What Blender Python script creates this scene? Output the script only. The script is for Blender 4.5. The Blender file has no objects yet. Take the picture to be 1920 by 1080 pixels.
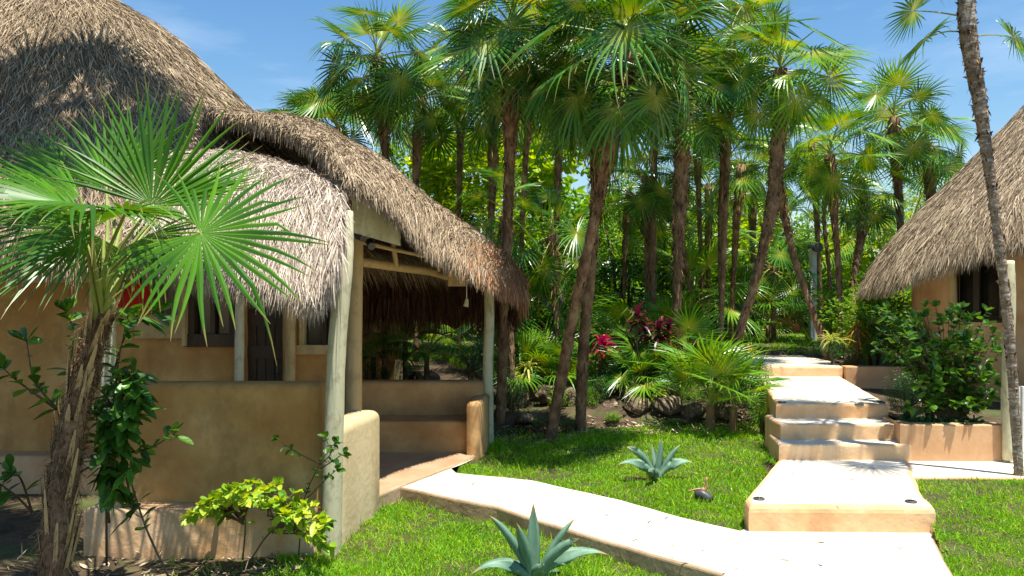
import bpy, math, random
import numpy as np
from math import radians as R
rng = np.random.default_rng(7); random.seed(7)
sc = bpy.context.scene; col = sc.collection
PI = math.pi
# ------------------------------------------------------------------ camera, sky, sun
CAMZ, F, HOR = 1.6, 1500.0, 560.0
cam = bpy.data.objects.new('camera', bpy.data.cameras.new('camera')); col.objects.link(cam)
cam.location = (0, 0, CAMZ); cam.rotation_euler = (R(90), 0, 0)
cam.data.sensor_width = 36; cam.data.lens = 36*F/1920; cam.data.shift_y = (HOR-540)/1920
cam.data.clip_end = 2000; sc.camera = cam
SUN_EL, SUN_AZ = R(75.5), R(142)      # azimuth clockwise from +Y
sd = np.array([math.sin(SUN_AZ)*math.cos(SUN_EL), math.cos(SUN_AZ)*math.cos(SUN_EL), math.sin(SUN_EL)])
w = bpy.data.worlds.new('World'); sc.world = w; w.use_nodes = True
nt = w.node_tree; bg = nt.nodes['Background']
sky = nt.nodes.new('ShaderNodeTexSky'); sky.sky_type = 'NISHITA'; sky.sun_disc = False
sky.sun_elevation = SUN_EL; sky.sun_rotation = SUN_AZ; sky.air_density = 1.3; sky.dust_density = 0.2; sky.ozone_density = 3.0
tc = nt.nodes.new('ShaderNodeTexCoord'); mp = nt.nodes.new('ShaderNodeMapping'); mp.inputs['Scale'].default_value = (1.5, 1.5, 6)
nz = nt.nodes.new('ShaderNodeTexNoise'); nz.inputs['Scale'].default_value = 2.2; nz.inputs['Detail'].default_value = 7; nz.inputs['Roughness'].default_value = .6
rp = nt.nodes.new('ShaderNodeValToRGB'); rp.color_ramp.elements[0].position = .5; rp.color_ramp.elements[1].position = .85
mx = nt.nodes.new('ShaderNodeMixRGB'); mx.inputs[2].default_value = (9, 9.6, 10.5, 1)
ml = nt.nodes.new('ShaderNodeMath'); ml.operation = 'MULTIPLY'; ml.inputs[1].default_value = .22
L_ = nt.links.new
L_(tc.outputs['Generated'], mp.inputs[0]); L_(mp.outputs[0], nz.inputs[0]); L_(nz.outputs[0], rp.inputs[0]); L_(rp.outputs[0], ml.inputs[0])
hs = nt.nodes.new('ShaderNodeHueSaturation'); hs.inputs['Saturation'].default_value = 1.25
L_(ml.outputs[0], mx.inputs[0]); L_(sky.outputs[0], hs.inputs['Color']); L_(hs.outputs[0], mx.inputs[1]); L_(mx.outputs[0], bg.inputs[0])
bg.inputs[1].default_value = .09
sun = bpy.data.objects.new('sun', bpy.data.lights.new('sun', 'SUN')); col.objects.link(sun)
sun.data.energy = 5.0; sun.data.angle = R(.5); sun.data.color = (1, .95, .86)
sun.rotation_euler = (R(90)-SUN_EL, 0, PI-SUN_AZ)
sc.view_settings.view_transform = 'Standard'; sc.view_settings.look = 'None'
sc.view_settings.exposure = .82; sc.view_settings.gamma = 1
sc.cycles.max_bounces = 7; sc.cycles.transparent_max_bounces = 4; sc.cycles.diffuse_bounces = 2
sc.cycles.use_denoising = True

# ------------------------------------------------------------------ helpers
def W(px, py, Y): return np.array([(px-960)*Y/F, Y, CAMZ-(py-HOR)*Y/F])
def nrm(a):
    a = np.asarray(a, float); return a/(np.linalg.norm(a, axis=-1, keepdims=True)+1e-12)
ORI = {}
class Geo:
    def __init__(s): s.v = []; s.f = []; s.n = 0; s.t = []
    def add(s, V, Fs, m=0, t=None):
        V = np.asarray(V, float).reshape(-1, 3)
        Fs = Fs if isinstance(Fs, list) else [Fs]
        for f in Fs:
            f = np.asarray(f, int)
            if f.ndim == 1: f = f[None]
            s.f.append((f+s.n, m))
        s.v.append(V); s.n += len(V)
        s.t.append(np.zeros(len(V)) if t is None else np.asarray(t, float).reshape(-1))
        return s
    def mesh(s, name, mats, smooth, off=(0, 0, 0)):
        V = np.concatenate(s.v)-np.asarray(off)
        me = bpy.data.meshes.new(name)
        li = np.concatenate([f.ravel() for f, m in s.f]); tot = np.concatenate([np.full(len(f), f.shape[1]) for f, m in s.f])
        mi = np.concatenate([np.full(len(f), m) for f, m in s.f])
        me.vertices.add(len(V)); me.vertices.foreach_set('co', V.ravel().astype('f4'))
        me.loops.add(len(li)); me.loops.foreach_set('vertex_index', li.astype('i4'))
        me.polygons.add(len(tot)); me.polygons.foreach_set('loop_start', np.concatenate([[0], np.cumsum(tot)[:-1]]).astype('i4'))
        me.polygons.foreach_set('loop_total', tot.astype('i4')); me.polygons.foreach_set('material_index', mi.astype('i4'))
        me.polygons.foreach_set('use_smooth', np.full(len(tot), bool(smooth)))
        a = me.attributes.new('t', 'FLOAT', 'POINT'); a.data.foreach_set('value', np.concatenate(s.t).astype('f4'))
        for m in (mats if isinstance(mats, (list, tuple)) else [mats]): me.materials.append(m)
        me.update(calc_edges=True); me.validate()
        return me
def tag(o, label=None, cat=None, group=None, kind=None):
    if label: o['label'] = label
    if cat: o['category'] = cat
    if group: o['group'] = group
    if kind: o['kind'] = kind
    return o
def thing(name, label, cat, loc, group=None):
    o = bpy.data.objects.new(name, None); col.objects.link(o); o.location = tuple(loc); o.empty_display_size = .1
    ORI[o] = np.array(loc, float); return tag(o, label, cat, group)
def part(name, geo, mats, parent=None, smooth=False):
    off = ORI.get(parent, np.zeros(3)) if parent else np.zeros(3)
    o = bpy.data.objects.new(name, geo.mesh(name, mats, smooth, off)); col.objects.link(o)
    if parent: o.parent = parent
    ORI[o] = off; return o
def inst(name, me, parent, M=None):
    o = bpy.data.objects.new(name, me); col.objects.link(o)
    if parent: o.parent = parent
    if M is not None: o.matrix_basis = M
    return o
def frame(P):
    P = np.asarray(P, float); T = nrm(np.gradient(P, axis=0)); N = []
    up = np.array([1., 0, 0]) if abs(T[0][0]) < .9 else np.array([0, 1., 0])
    for t in T:
        up = nrm(up-t*up.dot(t)); N.append(up)
    N = np.array(N); return T, N, np.cross(T, N)
def interp(P, n):
    P = np.asarray(P, float); m = len(P)
    if m == 2: return P[0]+(P[1]-P[0])*np.linspace(0, 1, n)[:, None]
    Q = np.vstack([2*P[0]-P[1], P, 2*P[-1]-P[-2]]); u = np.linspace(0, m-1-1e-9, n); i = u.astype(int); f = (u-i)[:, None]
    a, b, c, d = Q[i], Q[i+1], Q[i+2], Q[i+3]
    return .5*(2*b+(c-a)*f+(2*a-5*b+4*c-d)*f**2+(3*b-3*c+d-a)*f**3)
def tube(g, P, rad, ns=10, jit=0., m=0, cap=True):
    P = np.asarray(P, float); n = len(P); rad = np.interp(np.linspace(0, 1, n), np.linspace(0, 1, len(np.atleast_1d(rad))), np.atleast_1d(rad))
    T, N, B = frame(P); a = np.linspace(0, 2*PI, ns, endpoint=False)
    rr = rad[:, None]*(1+jit*rng.standard_normal((n, ns)))
    V = P[:, None]+rr[..., None]*(np.cos(a)[None, :, None]*N[:, None]+np.sin(a)[None, :, None]*B[:, None])
    i = np.arange(n-1)[:, None]*ns; j = np.arange(ns)[None]; k = (j+1) % ns
    Q = np.stack([i+j, i+k, i+ns+k, i+ns+j], -1).reshape(-1, 4)
    fs = [Q]
    if cap: fs += [np.arange(ns)[::-1], np.arange(ns)+(n-1)*ns]
    tt = np.repeat(np.linspace(0, 1, n), ns)
    g.add(V.reshape(-1, 3), fs, m, tt); return g
def box(g, lo, hi, m=0, rot=0., piv=None):
    x0, y0, z0 = lo; x1, y1, z1 = hi
    V = np.array([[x, y, z] for z in (z0, z1) for x, y in ((x0, y0), (x1, y0), (x1, y1), (x0, y1))], float)
    if rot:
        p = V.mean(0) if piv is None else np.array(piv); c, s = math.cos(rot), math.sin(rot); d = V-p
        V = np.stack([d[:, 0]*c-d[:, 1]*s, d[:, 0]*s+d[:, 1]*c, d[:, 2]], 1)+p
    g.add(V, np.array([[3, 2, 1, 0], [4, 5, 6, 7], [0, 1, 5, 4], [1, 2, 6, 5], [2, 3, 7, 6], [3, 0, 4, 7]]), m); return g
def prism(g, poly, z0, z1, bev=.02, msub=0, mtop=None, nb=3, wob=0.):
    """extruded outline (counter-clockwise) with rounded top rim"""
    P = np.asarray(poly, float)
    area = .5*np.sum(P[:, 0]*np.roll(P[:, 1], -1)-np.roll(P[:, 0], -1)*P[:, 1])
    if area < 0: P = P[::-1]
    # subdivide
    Q = []
    for a, b in zip(P, np.roll(P, -1, 0)):
        k = max(1, int(np.linalg.norm(b-a)/.15)); Q += [a+(b-a)*i/k for i in range(k)]
    P = np.array(Q); n = len(P)
    e1 = nrm(P-np.roll(P, 1, 0)); e2 = nrm(np.roll(P, -1, 0)-P); nn = nrm(np.stack([e1[:, 1]+e2[:, 1], -(e1[:, 0]+e2[:, 0])], 1))
    if wob: P = P+nn*(rng.standard_normal((n, 1))*wob)
    rings = [(0, z0), (0, z1-bev)]+[(bev*(1-math.cos(a)), z1-bev+bev*math.sin(a)) for a in np.linspace(PI/2/nb, PI/2, nb)]
    V = np.concatenate([np.column_stack([P-nn*o, np.full(n, z)]) for o, z in rings]); j = np.arange(n); k = (j+1) % n
    f = [np.stack([r*n+j, r*n+k, (r+1)*n+k, (r+1)*n+j], -1) for r in range(len(rings)-1)]
    g.add(V, f, msub)
    top = np.arange(n)+(len(rings)-1)*n
    g.f.append((top[None]+g.n-len(V), msub if mtop is None else mtop))
    return g
def strips(g, P, D, L, Wd, prof=(1, .8, .1), bend=0., fold=0., ref=None, m=0, G=(0, 0, -1), twist=None, pw=2):
    """many small tapered blades; P,D (N,3)"""
    P = np.atleast_2d(P).astype(float); N = len(P); D = nrm(np.atleast_2d(D)); D = np.broadcast_to(D, (N, 3))
    L = np.broadcast_to(L, N)[:, None]; Wd = np.broadcast_to(Wd, N)[:, None]; bend = np.broadcast_to(bend, N)[:, None]
    ref = rng.standard_normal((N, 3)) if ref is None else np.broadcast_to(np.atleast_2d(ref), (N, 3))
    S = nrm(np.cross(D, ref)); U = np.cross(S, D); G = np.broadcast_to(np.atleast_2d(G).astype(float), (N, 3))
    K = len(prof); ts = np.linspace(0, 1, K); rows = []
    for t, p in zip(ts, prof):
        c = P+D*L*t*(1-.25*np.minimum(bend, 1)*t)+G*L*bend*t**pw
        if fold:
            rows.append(np.stack([c-S*Wd*p*.5, c-U*Wd*p*fold, c+S*Wd*p*.5], 1))
        else: rows.append(np.stack([c-S*Wd*p*.5, c+S*Wd*p*.5], 1))
    V = np.stack(rows, 1); c = V.shape[2]            # N,K,c,3
    base = (np.arange(N)*K*c)[:, None, None]; k = (np.arange(K-1)*c)[None, :, None]; j = np.arange(c-1)[None, None]
    q = base+k+j; Q = np.stack([q, q+1, q+c+1, q+c], -1).reshape(-1, 4)
    t = np.broadcast_to(ts[None, :, None], (N, K, c)).reshape(-1)
    g.add(V.reshape(-1, 3), Q, m, t); return g
def inpoly(x, y, poly):
    r = np.zeros(len(x), bool); P = np.asarray(poly)
    for (ax, ay), (bx, by) in zip(P, np.roll(P, -1, 0)):
        c = ((ay > y) != (by > y)) & (x < (bx-ax)*(y-ay)/(by-ay+1e-12)+ax); r ^= c
    return r
def smooth(a, b, x): t = np.clip((x-a)/(b-a), 0, 1); return t*t*(3-2*t)
def sph(n):                                          # random unit vectors
    return nrm(rng.standard_normal((n, 3)))

# ------------------------------------------------------------------ materials
def mat(name, c1, c2, scale=6., rough=.8, bump=0., island=0., trans=0., spec=.3, stretch=(1, 1, 1), c3=None, tcol=None, tpos=.45,
        detail=6., bscale=None, sat2=None, stain=None, contrast=(.3, .7), tpos0=0., tip=False):
    m = bpy.data.materials.new(name); m.use_nodes = True; n = m.node_tree.nodes; l = m.node_tree.links.new
    b = n['Principled BSDF']; out = n['Material Output']
    b.inputs['Roughness'].default_value = rough; b.inputs['Specular IOR Level'].default_value = spec
    tc = n.new('ShaderNodeTexCoord'); mp = n.new('ShaderNodeMapping'); mp.inputs['Scale'].default_value = stretch; l(tc.outputs['Object'], mp.inputs[0])
    nz = n.new('ShaderNodeTexNoise'); nz.inputs['Scale'].default_value = scale; nz.inputs['Detail'].default_value = detail; nz.inputs['Roughness'].default_value = .62
    l(mp.outputs[0], nz.inputs[0])
    r = n.new('ShaderNodeValToRGB'); e = r.color_ramp.elements
    e[0].position, e[1].position = contrast; e[0].color = (*c1, 1); e[1].color = (*c2, 1)
    if c3: x = e.new((contrast[0]+contrast[1])/2); x.color = (*c3, 1)
    fac = nz.outputs[0]
    if island:
        ge = n.new('ShaderNodeNewGeometry'); mm = n.new('ShaderNodeMix'); mm.data_type = 'FLOAT'; mm.inputs[0].default_value = island
        l(nz.outputs[0], mm.inputs[2]); l(ge.outputs['Random Per Island'], mm.inputs[3]); fac = mm.outputs[0]
    l(fac, r.inputs[0]); colr = r.outputs[0]
    if tcol:
        at = n.new('ShaderNodeAttribute'); at.attribute_name = 't'; r2 = n.new('ShaderNodeMapRange'); r2.inputs[1].default_value = tpos0; r2.inputs[2].default_value = tpos
        r2.inputs[3].default_value = 1; r2.inputs[4].default_value = 0; l(at.outputs['Fac'], r2.inputs[0])
        mc = n.new('ShaderNodeMixRGB'); mc.inputs[2].default_value = (*tcol, 1); l(r2.outputs[0], mc.inputs[0]); l(colr, mc.inputs[1]); colr = mc.outputs[0]
    if tip:
        a2 = n.new('ShaderNodeAttribute'); a2.attribute_name = 't'; r4 = n.new('ShaderNodeMapRange'); r4.inputs[1].default_value = .82; r4.inputs[2].default_value = 1.; l(a2.outputs['Fac'], r4.inputs[0])
        mc = n.new('ShaderNodeMixRGB'); mc.inputs[2].default_value = (.34, .24, .07, 1); l(r4.outputs[0], mc.inputs[0]); l(colr, mc.inputs[1]); colr = mc.outputs[0]
    if stain:
        n2 = n.new('ShaderNodeTexNoise'); n2.inputs['Scale'].default_value = stain[1]; n2.inputs['Detail'].default_value = 5; n2.inputs['Roughness'].default_value = .7
        mp2 = n.new('ShaderNodeMapping'); mp2.inputs['Scale'].default_value = stain[2]; l(tc.outputs['Object'], mp2.inputs[0]); l(mp2.outputs[0], n2.inputs[0])
        r3 = n.new('ShaderNodeMapRange'); r3.inputs[1].default_value = .5; r3.inputs[2].default_value = .75; r3.inputs[3].default_value = 0; r3.inputs[4].default_value = stain[3]
        l(n2.outputs[0], r3.inputs[0]); mc = n.new('ShaderNodeMixRGB'); mc.inputs[2].default_value = (*stain[0], 1); l(r3.outputs[0], mc.inputs[0]); l(colr, mc.inputs[1]); colr = mc.outputs[0]
    l(colr, b.inputs['Base Color'])
    if bump:
        nb = n.new('ShaderNodeTexNoise'); nb.inputs['Scale'].default_value = bscale or scale*4; nb.inputs['Detail'].default_value = 5; l(mp.outputs[0], nb.inputs[0])
        bp = n.new('ShaderNodeBump'); bp.inputs['Strength'].default_value = bump; bp.inputs['Distance'].default_value = .02; l(nb.outputs[0], bp.inputs['Height']); l(bp.outputs[0], b.inputs['Normal'])
    if trans:
        t = n.new('ShaderNodeBsdfTranslucent'); hs = n.new('ShaderNodeHueSaturation'); hs.inputs['Hue'].default_value = .47; hs.inputs['Saturation'].default_value = 1.1; hs.inputs['Value'].default_value = 1.7
        l(colr, hs.inputs['Color']); l(hs.outputs[0], t.inputs[0]); ms = n.new('ShaderNodeMixShader'); ms.inputs[0].default_value = trans
        l(b.outputs[0], ms.inputs[1]); l(t.outputs[0], ms.inputs[2]); l(ms.outputs[0], out.inputs[0])
    return m
M = {}
M['plaster'] = mat('plaster', (.46, .215, .06), (.72, .45, .18), 1.5, .85, .5, c3=(.56, .31, .10), bscale=9, detail=12., contrast=(.36, .66), stain=((.20, .10, .035), 1.7, (1, 1, .6), .85))
M['plaster_pale'] = mat('plaster_pale', (.55, .42, .22), (.66, .54, .33), 2.2, .85, .25, c3=(.6, .47, .26), bscale=18, stain=((.38, .24, .11), 3., (1, 1, .35), .6))
M['plaster_orange'] = mat('plaster_orange', (.52, .27, .12), (.70, .45, .25), 2.5, .85, .2, bscale=18, stain=((.40, .2, .09), 3., (1, 1, .4), .5))
M['plaster_brown'] = mat('plaster_brown', (.38, .20, .075), (.64, .40, .17), 1.8, .85, .5, detail=12., contrast=(.36, .66), bscale=9)
M['plinth'] = mat('plinth', (.54, .29, .12), (.72, .50, .29), 3., .85, .4, bscale=20, stain=((.3, .16, .09), 4., (1, 1, .4), .6))
M['floor'] = mat('floor', (.36, .21, .11), (.52, .36, .22), 2.6, .6, .15, bscale=20)
M['path'] = mat('path', (.60, .51, .37), (.76, .70, .60), 1.6, .85, .2, bscale=30, stain=((.5, .38, .25), 2.5, (1, 1, 1), .45))
M['riser'] = mat('riser', (.70, .38, .17), (.84, .58, .33), 2.2, .85, .3, bscale=22, stain=((.42, .20, .09), 2.6, (1, 1, .5), .7))
M['riser_dark'] = mat('riser_dark', (.34, .22, .12), (.50, .36, .22), 2.2, .85, .3, bscale=22, stain=((.16, .12, .07), 3.2, (1, 1, .5), .8))
M['thatch'] = mat('thatch', (.12, .078, .046), (.68, .54, .36), 3., .8, 0, island=.62, c3=(.40, .305, .195), contrast=(.1, .95))
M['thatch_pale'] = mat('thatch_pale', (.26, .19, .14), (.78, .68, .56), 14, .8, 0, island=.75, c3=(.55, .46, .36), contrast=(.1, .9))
M['thatch_red'] = mat('thatch_red', (.24, .085, .035), (.62, .38, .2), 14, .8, 0, island=.8, c3=(.42, .19, .08), contrast=(.1, .9))
M['thatch_base'] = mat('thatch_base', (.10, .07, .05), (.26, .20, .14), 30, .95, .8, stretch=(1, 1, .2), bscale=60)
M['thatch_shaded'] = mat('thatch_shaded', (.025, .015, .008), (.14, .06, .03), 14, .9, 0, island=.8, contrast=(.1, .9))  # near-black thatch for the lining: shade under the hood painted into the colour
M['wood_pale'] = mat('wood_pale', (.46, .42, .24), (.66, .63, .44), 3, .75, .3, stretch=(1, 1, .12), bscale=30, stain=((.16, .12, .06), 14., (1, 1, .6), .7))
M['wood_tan'] = mat('wood_tan', (.46, .31, .13), (.60, .44, .22), 3, .75, .3, stretch=(1, 1, .15), bscale=30, stain=((.18, .12, .05), 9., (1, 1, .6), .6))
M['wood_dark'] = mat('wood_dark', (.035, .022, .012), (.10, .06, .032), 4, .6, .3, stretch=(1, 1, .1), bscale=30)
M['glass'] = mat('glass', (.012, .012, .01), (.03, .028, .022), 2, .12, 0, spec=.6)
M['trunk'] = mat('trunk', (.085, .045, .022), (.42, .27, .15), 9, .9, 1., stretch=(1, 1, .6), bscale=22, c3=(.24, .14, .075), stain=((.04, .024, .013), 5., (1, 1, .7), .85))
M['trunk_grey'] = mat('trunk_grey', (.10, .07, .045), (.30, .23, .16), 5, .9, .8, stretch=(1, 1, 2.4), bscale=16, stain=((.75, .72, .66), 12., (1, 1, 2.5), .8))
M['fibre'] = mat('fibre', (.05, .028, .012), (.40, .25, .12), 10, .9, 0, island=.8, c3=(.19, .11, .05))
M['petiole'] = mat('petiole', (.22, .28, .05), (.36, .40, .10), 5, .5, 0)
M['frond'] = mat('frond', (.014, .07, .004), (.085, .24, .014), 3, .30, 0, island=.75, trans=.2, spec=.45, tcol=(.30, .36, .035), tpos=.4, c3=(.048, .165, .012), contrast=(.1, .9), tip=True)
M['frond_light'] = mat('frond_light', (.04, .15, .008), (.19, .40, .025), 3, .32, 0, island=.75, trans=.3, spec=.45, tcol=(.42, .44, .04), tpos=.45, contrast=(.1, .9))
M['frond_hero'] = mat('frond_hero', (.022, .10, .003), (.12, .31, .010), 3, .36, 0, island=.7, trans=.24, spec=.42, tip=True, tcol=(.10, .27, .015), tpos=.4, contrast=(.1, .9))
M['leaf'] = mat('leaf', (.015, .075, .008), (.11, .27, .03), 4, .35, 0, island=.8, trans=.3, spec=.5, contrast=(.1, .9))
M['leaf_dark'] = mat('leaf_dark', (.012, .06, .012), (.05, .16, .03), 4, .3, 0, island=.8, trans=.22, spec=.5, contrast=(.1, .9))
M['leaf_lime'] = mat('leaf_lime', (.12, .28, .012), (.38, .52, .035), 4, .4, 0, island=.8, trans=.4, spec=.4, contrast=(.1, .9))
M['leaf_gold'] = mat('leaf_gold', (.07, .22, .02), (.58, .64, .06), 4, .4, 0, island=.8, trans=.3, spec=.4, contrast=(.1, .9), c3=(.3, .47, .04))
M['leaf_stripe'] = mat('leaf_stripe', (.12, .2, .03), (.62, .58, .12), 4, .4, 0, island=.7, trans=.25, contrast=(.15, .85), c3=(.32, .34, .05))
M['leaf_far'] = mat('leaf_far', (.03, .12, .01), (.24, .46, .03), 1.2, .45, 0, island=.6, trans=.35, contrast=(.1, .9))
M['leaf_red'] = mat('leaf_red', (.10, .012, .015), (.62, .015, .03), 4, .35, 0, island=.8, trans=.3, contrast=(.1, .9), c3=(.38, .02, .05))
M['leaf_maroon'] = mat('leaf_maroon', (.03, .008, .01), (.30, .03, .03), 4, .35, 0, island=.8, trans=.25, contrast=(.1, 1.), c3=(.09, .015, .02))
M['leaf_orange'] = mat('leaf_orange', (.25, .1, .01), (.75, .42, .03), 4, .4, 0, island=.8, trans=.25, contrast=(.1, .9))
M['agave'] = mat('agave', (.06, .14, .085), (.17, .29, .19), 3, .5, .1, spec=.4, stretch=(3, 3, 1), tcol=(.22, .33, .22), tpos=.3, tip=True)
M['grass'] = mat('grass', (.06, .20, .006), (.50, .70, .04), 1.7, .5, 0, island=.5, trans=.35, contrast=(.15, .9), c3=(.18, .42, .012))
M['ground'] = mat('ground', (.035, .024, .014), (.13, .09, .05), 5, .95, .8, bscale=40, stain=((.06, .13, .015), 1.2, (1, 1, 1), .9), contrast=(.3,.7))
M['rock'] = mat('rock', (.05, .035, .022), (.46, .36, .24), 12, .95, 1., bscale=36, contrast=(.36, .7), c3=(.17, .12, .075))
M['white'] = mat('white_paint', (.62, .62, .58), (.76, .76, .72), 6, .6, .1)
M['metal_dark'] = mat('metal_dark', (.03, .03, .03), (.08, .08, .075), 8, .45, 0, spec=.5)
M['copper'] = mat('copper', (.35, .15, .07), (.55, .3, .14), 8, .4, 0, spec=.5)
M['red_cloth'] = mat('red_cloth', (.48, .012, .012), (.62, .02, .02), 6, .9, .2)
M['ink'] = mat('ink', (.02, .01, .01), (.05, .01, .01), 6, .9, 0)
M['curtain'] = mat('curtain', (.40, .37, .28), (.58, .54, .42), 3, .9, .1, stretch=(1, 1, .1))
M['stem'] = mat('stem', (.07, .045, .025), (.16, .11, .06), 8, .85, .4)
M['terra'] = mat('terracotta', (.30, .08, .035), (.45, .14, .06), 6, .85, .2)

# ------------------------------------------------------------------ ground, paths
FE = np.array([[-.95, 6.80], [-.72, 6.62], [-.47, 6.40], [-.12, 6.15], [.20, 5.76], [.604, 5.30], [.88, 5.0], [1.21, 4.66]])   # front edge of the side path
BE = np.array([[-.38, 8.0], [-.56, 7.55], [-.50, 7.36], [.19, 7.06], [.86, 6.38], [1.26, 5.85], [1.575, 5.53]])               # back edge
MAIN = [(1.21, 4.66), (1.05, 3.6), (.8, 1.0), (2.4, 1.0), (2.45, 3.6), (2.55, 4.62), (2.86, 5.44), (2.88, 5.62), (1.66, 5.62), (1.575, 5.53)]
PATH = list(map(tuple, FE))+[(1.05, 3.6), (.8, 1.0), (2.4, 1.0), (2.45, 3.6), (2.55, 4.62), (2.86, 5.44), (2.88, 5.62), (1.66, 5.62), (1.575, 5.53)]+list(map(tuple, BE[::-1][1:]))
STA = [(1.63, 5.50), (2.90, 5.46), (3.02, 5.9), (3.50, 7.03), (3.55, 7.2), (2.40, 7.2), (2.33, 7.05), (1.66, 5.72)]
STB = [(2.35, 7.05), (3.52, 7.04), (3.60, 7.6), (2.44, 7.6)]
STC = [(2.45, 7.29), (3.52, 7.28), (3.6, 7.9), (2.5, 7.9)]
STD = [(2.53, 7.67), (3.60, 7.66), (3.66, 7.85), (4.28, 10.4), (4.3, 10.7), (3.2, 10.7), (3.2, 10.3)]
STE = [(3.15, 10.41), (4.29, 10.38), (4.5, 11.2), (4.5, 12.4), (3.6, 12.6), (2.6, 13.6), (1.8, 13.2), (2.8, 11.9)]
SIDE = [(2.95, 6.44), (4.3, 6.40), (8, 6.3), (8, 7.2), (3.40, 7.2), (3.4, 6.9), (3.2, 6.5)]
def yc(x): return np.interp(x, [p[0] for p in FE], [p[1] for p in FE], left=6.8, right=4.6)
def gz(x, y):
    x = np.asarray(x, float); y = np.asarray(y, float)
    front = (y < yc(x)+.3) & (x < 1.6)
    mid = -.03+.16*smooth(5.7, 8.2, y)*smooth(-.1, 1.6, x)
    hi = .22*smooth(9.3, 9.9, y)+.45*smooth(10.2, 12.8, y)
    z = np.where(front, -.12, mid)+np.where(y > 9, hi, 0)
    z = z-.12*smooth(-.4, -1.2, x)*smooth(9.6, 9., y)*(~front)
    rt = (x > 2.3) & (y < 7.3)
    z = np.where(rt, -.02+.17*smooth(4.6, 6.3, y), z)
    z = np.where((x > 3.45) & (y >= 7.1) & (y < 10.35) & (x > 3.45+(y-7.1)*.25), .44, z)
    z = z+.012*np.sin(x*3.1+1.3*y)*np.cos(2.3*y-x)
    z = z+(.0+.25*np.sin(x*.05)*np.sin(y*.04+1))*smooth(25, 60, np.hypot(x, y))
    return z
def g1(x, y): return float(gz(np.array([x]), np.array([y]))[0])
xs = np.unique(np.concatenate([np.linspace(-200, -9, 20), np.arange(-9, 10, .07), np.linspace(10, 200, 20)]))
ys = np.unique(np.concatenate([np.linspace(-40, 2, 8), np.arange(2, 15, .07), np.linspace(15, 40, 40), np.linspace(40, 400, 18)]))
X, Yg = np.meshgrid(xs, ys); Z = gz(X.ravel(), Yg.ravel())
ins = inpoly(X.ravel(), Yg.ravel(), PATH); Z = np.where(ins, np.minimum(Z, -.10), Z)
for P_, zz in ((STA, .1), (SIDE, .08)): Z = np.where(inpoly(X.ravel(), Yg.ravel(), P_), np.minimum(Z, zz), Z)
for P_, zz in ((STD, .45), (STE, .6), (STB, .2)): Z = np.where(inpoly(X.ravel(), Yg.ravel(), P_), np.minimum(Z, zz), Z)
PORCH = [(-1.12, 6.35), (-.95, 6.8), (-.38, 8.0), (-.30, 9.05), (-2.9, 9.05), (-2.9, 5.6), (-1.3, 5.6)]
HOUSE = [(-9, 7.1), (-2.8, 7.1), (-2.8, 5.4), (-1.25, 5.45), (-1.0, 6.8), (-.45, 8), (-.36, 9.1), (-2, 13), (-9, 13)]
Z = np.where(inpoly(X.ravel(), Yg.ravel(), HOUSE), np.minimum(Z, -.1), Z)
nx, ny = len(xs), len(ys); i = np.arange(ny-1)[:, None]*nx; j = np.arange(nx-1)[None]; q = i+j
g = Geo(); g.add(np.stack([X.ravel(), Yg.ravel(), Z], 1), np.stack([q, q+1, q+nx+1, q+nx], -1).reshape(-1, 4))
tag(part('ground', g, M['ground'], smooth=True), kind='structure')
def slab(name, poly, z0, z1, side='riser', bev=.025, wob=.004):
    g = Geo(); prism(g, poly, z0, z1, bev, 0, 1, wob=wob); o = part(name, g, [M[side], M['path']]); o['kind'] = 'structure'; return o
slab('path', PATH, -.45, 0, 'riser_dark', .02)
slab('path_step', STA, -.42, .18, bev=.05); slab('path_step', STB, -.40, .316); slab('path_step', STC, -.38, .455)
slab('path_step', STD, -.36, .588); slab('path_step', STE, -.34, .72); slab('side_path', SIDE, -.3, .165, bev=.015)

# ------------------------------------------------------------------ grass
def grass(name, pxr, pyr, n, cond, hgt=.05, zg=0.):
    hgt *= 1.5
    px = rng.uniform(*pxr, n); py = rng.uniform(*pyr, n); Yv = F*(CAMZ-zg)/(py-HOR); Xv = (px-960)*Yv/F
    for _ in range(3):
        z = gz(Xv, Yv); Yv = F*(CAMZ-z)/(py-HOR); Yv = np.clip(Yv, .5, 60); Xv = (px-960)*Yv/F
    k = cond(Xv, Yv) & (rng.random(n) < .45+.9*(np.sin(Xv*9+2*np.sin(Yv*7))*np.sin(Yv*11+Xv*3) > -.35)); Xv, Yv = Xv[k], Yv[k]; n = len(Xv)
    D = np.stack([rng.normal(0, .45, n), rng.normal(0, .45, n), np.ones(n)], 1)
    L = rng.uniform(.4, 1.2, n)*hgt*(1+.9*(rng.random(n) > .93))*(1+.8*(np.sin(Xv*5)*np.sin(Yv*4+1)*.3)); g = Geo()
    strips(g, np.stack([Xv, Yv, gz(Xv, Yv)-.01], 1), D, L, np.maximum(.005, Yv*.0011)*rng.uniform(.7, 1.4, n), (1, .8, .1), bend=rng.uniform(.1, .9, n), m=0)
    o = part(name, g, M['grass']); tag(o, kind='stuff'); return o
allp = [PATH, STA, STB, STC, STD, STE, SIDE, HOUSE]
def free(x, y):
    k = np.ones(len(x), bool)
    for p in allp: k &= ~inpoly(x, y, p)
    return k
def dirt(x, y): return np.sin(x*7.3+2*np.sin(y*5))+np.sin(y*6.1+x*3) 
c = lambda x, y: free(x, y) & (x < 1.3) & (y < yc(x)+.02) & ((x > -1.75+.25*np.sin(y*4)) | (rng.random(len(x)) < .06))
tag(grass('lawn_grass', (300, 1400), (940, 1250), 190000, c, .05, -.12), 'bright short grass in front of the curving side path', 'grass')
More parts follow.
